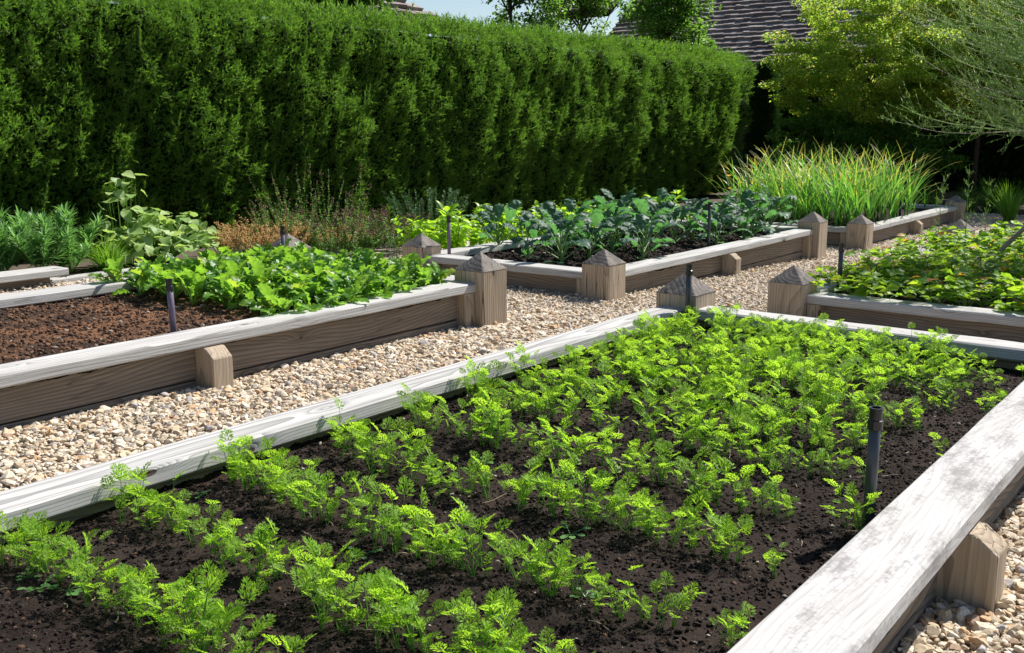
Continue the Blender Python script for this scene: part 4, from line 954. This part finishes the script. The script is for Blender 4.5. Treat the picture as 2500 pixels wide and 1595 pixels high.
# ------------------------------------------------------------------ wispy asparagus tree on the right
def wispy(seed):
    r = np.random.default_rng(seed); st = Geo(); tw = Geo(); nd = Geo()
    trunk = np.array([(0, 0, -.02), (.10, -.10, .17), (.33, -.25, .42), (.62, -.28, .72), (.80, -.1, 1.0)]); st.add(*tube(trunk, [.026, .022, .02, .02, .018], 7))
    hub = trunk[-1]+np.array([.1, .05, -.02])
    tri = np.array([(0, -.06, 0), (0, .06, 0), (1, 0, 0)]); f = np.array([(0, 1, 2)])
    for i in range(108):
        # boughs fan to the left/up and curve over
        b = hub+np.array([r.normal(0, .12), r.normal(0, .2), r.uniform(-.1, .95)])
        az = PI+r.normal(.35, .5); el = r.uniform(.25, 1.3); L = r.uniform(.9, 1.95); n = 12; P = [b]
        for k in range(n):
            t = (k+.5)/n; P.append(P[-1]+dirv(az+.15*math.sin(t*3+i), el-.42*math.sin(t*2.3)+.5*t**3)*L/n)
        P = np.array(P); (tw if i % 4 else st).add(*tube(P, np.linspace(.006, .0015, n+1), 4))
        for k in range(18):
            j = r.integers(1, n); s0 = P[j]; T = P[j+1]-P[j-1]; T /= np.linalg.norm(T); a = math.atan2(T[1], T[0])+r.normal(0, .5); e = math.asin(T[2])+r.normal(.05, .35); l = r.uniform(.12, .42)
            Q, _ = arc(a, e, l, r.normal(.25, .35), 5, s0); tw.add(*tube(Q, np.linspace(.0022, .001, 6), 3))
            m = 20; t = r.random(m)*5; i0 = np.minimum(t.astype(int), 4); ff = (t-i0)[:, None]; pts = Q[i0]*(1-ff)+Q[i0+1]*ff; dd = r.normal(size=(m, 3))+T*.9
            nd.add(*instance(tri, f, frames(dd), pts, r.uniform(.022, .05, m)))
    return st, tw, nd
ro = empty('asparagus_bush', (-2.05, 9.6, .12)); tag(ro, 'wispy overarching asparagus bush with pale bare stem at the right edge', 'shrub')
st, tw, nd = wispy(5); mk('stem', st, [M_PALEBARK], ro, True); mk('twig_growth', tw, [M_BROOM], ro); mk('foliage', nd, [M_BROOM], ro)
def fern(seed, H):
    r = np.random.default_rng(seed); st = Geo(); nd = Geo(); P, e = arc(r.uniform(0, 6), 1.5, H, -.12, 8); st.add(*tube(P, np.linspace(.005, .0015, 9), 4))
    tri = np.array([(0, -.05, 0), (0, .05, 0), (1, 0, 0)]); f = np.array([(0, 1, 2)])
    for k in range(26):
        j = r.integers(3, 8); az = r.uniform(0, 6.28); Q, _ = arc(az, .75, r.uniform(.08, .2)*(1.35-j/9), .2, 4, P[j]); st.add(*tube(Q, .0012, 3))
        m = 12; t = r.random(m)*4; i0 = np.minimum(t.astype(int), 3); ff = (t-i0)[:, None]; nd.add(*instance(tri, f, frames(r.normal(size=(m, 3))+np.array([0, 0, .6])), Q[i0]*(1-ff)+Q[i0+1]*ff, r.uniform(.015, .035, m)))
    return [('stem', st, [M_STALK], False), ('foliage', nd, [M_BROOM], False)]
plant_group([fern(i, .8) for i in range(3)], [(-2.45, 10.3, SZ), (-2.3, 10.4, SZ), (-2.6, 9.9, SZ), (-1.7, 9.9, SZ)], 'asparagus_shoot', 'thin feathery asparagus shoot standing among the strawberries', 'vegetable plant', 'thin asparagus shoots in the strawberry bed', None, (.75, 1.1), .06, 14)

# ------------------------------------------------------------------ roofs
M_SHAKE = crumbmat('cedar_shake', [(0, (.16, .13, .125)), (.25, (.22, .185, .175)), (.5, (.19, .16, .155)), (.72, (.27, .235, .22)), (.9, (.33, .30, .28))])
M_WALL = plain('dark_wall', (.08, .07, .065), .9, .1, .2, 5, .2)
def shakes(parent, O, U, Vd, LU, LV, clip=None, course=.24, wid=(.12, .26)):
    """courses run along U from O, rising along Vd"""
    U = np.array(U, float); U /= np.linalg.norm(U); Vd = np.array(Vd, float); Vd /= np.linalg.norm(Vd); Nn = np.cross(U, Vd); 
    if Nn[2] < 0: Nn = -Nn
    g = Geo(); r = np.random.default_rng(3); c = 0; v = 0.0
    BF = np.array([(0, 1, 2), (0, 2, 3), (4, 6, 5), (4, 7, 6), (0, 4, 5), (0, 5, 1), (1, 5, 6), (1, 6, 2), (2, 6, 7), (2, 7, 3), (3, 7, 4), (3, 4, 0)])
    while v < LV:
        u = 0.0
        while u < LU:
            w = r.uniform(*wid)
            if clip is None or clip(u, v):
                t = r.uniform(.06, .10); l = course*1.25; dv = r.normal(0, .006); g0 = .008
                P = [O+U*(u+g0)+Vd*(v+dv), O+U*(u+w)+Vd*(v+dv), O+U*(u+w)+Vd*(v+l), O+U*(u+g0)+Vd*(v+l)]
                top = [P[0]+Nn*(t+.03), P[1]+Nn*(t+.03), P[2]+Nn*.012, P[3]+Nn*.012]
                g.add(np.array([p+Nn*.0 for p in P]+top), BF)
            u += w
        v += course
    mk('roof', g, [M_SHAKE], parent)
def house(name, loc, label, parts):
    ro = empty(name, loc); tag(ro, label, 'house'); return ro
# right house: roof plane faces the camera side (-Y)
O = np.array([-18.1, 27.0, 3.0]); ho = house('house', (0, 0, 0), 'house beyond the hedge whose wide cedar shake roof faces the garden', None)
shakes(ho, O, (1, 0, 0), (0, .78, .62), 11.5, 7.0)
def slab(name, pts, th, mat, parent):
    P = np.array(pts, float); n = np.cross(P[1]-P[0], P[2]-P[0]); n /= np.linalg.norm(n); k = len(P); V = np.concatenate([P, P-n*th]); F = []
    for q in range(1, k-1): F += [(0, q, q+1), (k, k+q+1, k+q)]
    for q in range(k): F += [(q, k+q, k+(q+1) % k), (q, k+(q+1) % k, (q+1) % k)]
    return mk(name, (V, np.array(F)), [mat], parent)
vd = np.array([0, .78, .62])/np.linalg.norm([0, .78, .62])
slab('roof_deck', [O+np.array([0, 0, -.02]), O+np.array([11.5, 0, -.02]), O+np.array([11.5, 0, -.02])+vd*7, O+np.array([0, 0, -.02])+vd*7], .15, M_WALL, ho)
slab('wall', [(-16.9, 27.5, -.4), (-6.4, 27.5, -.4), (-6.4, 27.5, 3.3), (-16.9, 27.5, 3.3)], .3, M_WALL, ho)
# upper roof piece at the left; underside shade is painted into the near-black eave
O2 = np.array([-19.9, 28.0, 4.95]); shakes(ho, O2, (1, 0, 0), (0, .78, .62), 2.0, 2.5)
slab('eave', [O2+np.array([0, 0, -.03]), O2+np.array([2.0, 0, -.03]), O2+np.array([2.0, 0, -.03])+vd*2.5, O2+np.array([0, 0, -.03])+vd*2.5], .22, M_HCORE, ho)
# left house: roof plane faces +X
ho = house('house', (0, 0, 0), 'house at the upper left whose shake roof slopes down to the right behind the hedge', None)
O = np.array([-14.2, 4.0, 3.32]); shakes(ho, O, (0, 1, 0), (-.78, 0, .62), 12.4, 4.0, clip=lambda u, v: u < 12.4-v*1.55)
ud = np.array([-.78, 0, .62])/np.linalg.norm([-.78, 0, .62])
slab('roof_deck', [O+np.array([0, 0, -.02]), O+np.array([0, 12.3, -.02]), O+np.array([0, 12.3-6.2, -.02])+ud*4, O+np.array([0, 0, -.02])+ud*4], .15, M_WALL, ho)
slab('wall', [(-14.7, 4.5, -.2), (-14.7, 15.9, -.2), (-14.7, 15.9, 3.2), (-14.7, 4.5, 3.2)], .3, M_WALL, ho)

# ------------------------------------------------------------------ light
sv = np.array([.20, .85, 1.0]); sv /= np.linalg.norm(sv)
el = math.asin(sv[2]); az = math.atan2(sv[0], sv[1])
L = bpy.data.lights.new('sun', 'SUN'); L.energy = 5.0; L.angle = math.radians(.5); L.color = (1, .955, .89)
lo = bpy.data.objects.new('sun', L); COL.objects.link(lo); lo.rotation_euler = Vector(sv).to_track_quat('Z', 'Y').to_euler(); lo.location = (0, 0, 20)
w = bpy.data.worlds.new('World'); sc.world = w; w.use_nodes = True; nt = w.node_tree; bg = nt.nodes['Background']
sk = nt.nodes.new('ShaderNodeTexSky'); sk.sky_type = 'NISHITA'; sk.sun_disc = False; sk.sun_elevation = el; sk.sun_rotation = az; sk.air_density = 1.0; sk.dust_density = .6
nt.links.new(sk.outputs[0], bg.inputs[0]); bg.inputs[1].default_value = .075
vs_ = sc.view_settings; vs_.view_transform = 'Standard'; vs_.look = 'None'; vs_.exposure = .68; vs_.gamma = 1
sc.cycles.max_bounces = 6; sc.cycles.transparent_max_bounces = 4; sc.cycles.diffuse_bounces = 3; sc.cycles.glossy_bounces = 2; sc.cycles.transmission_bounces = 3
sc.cycles.use_denoising = True
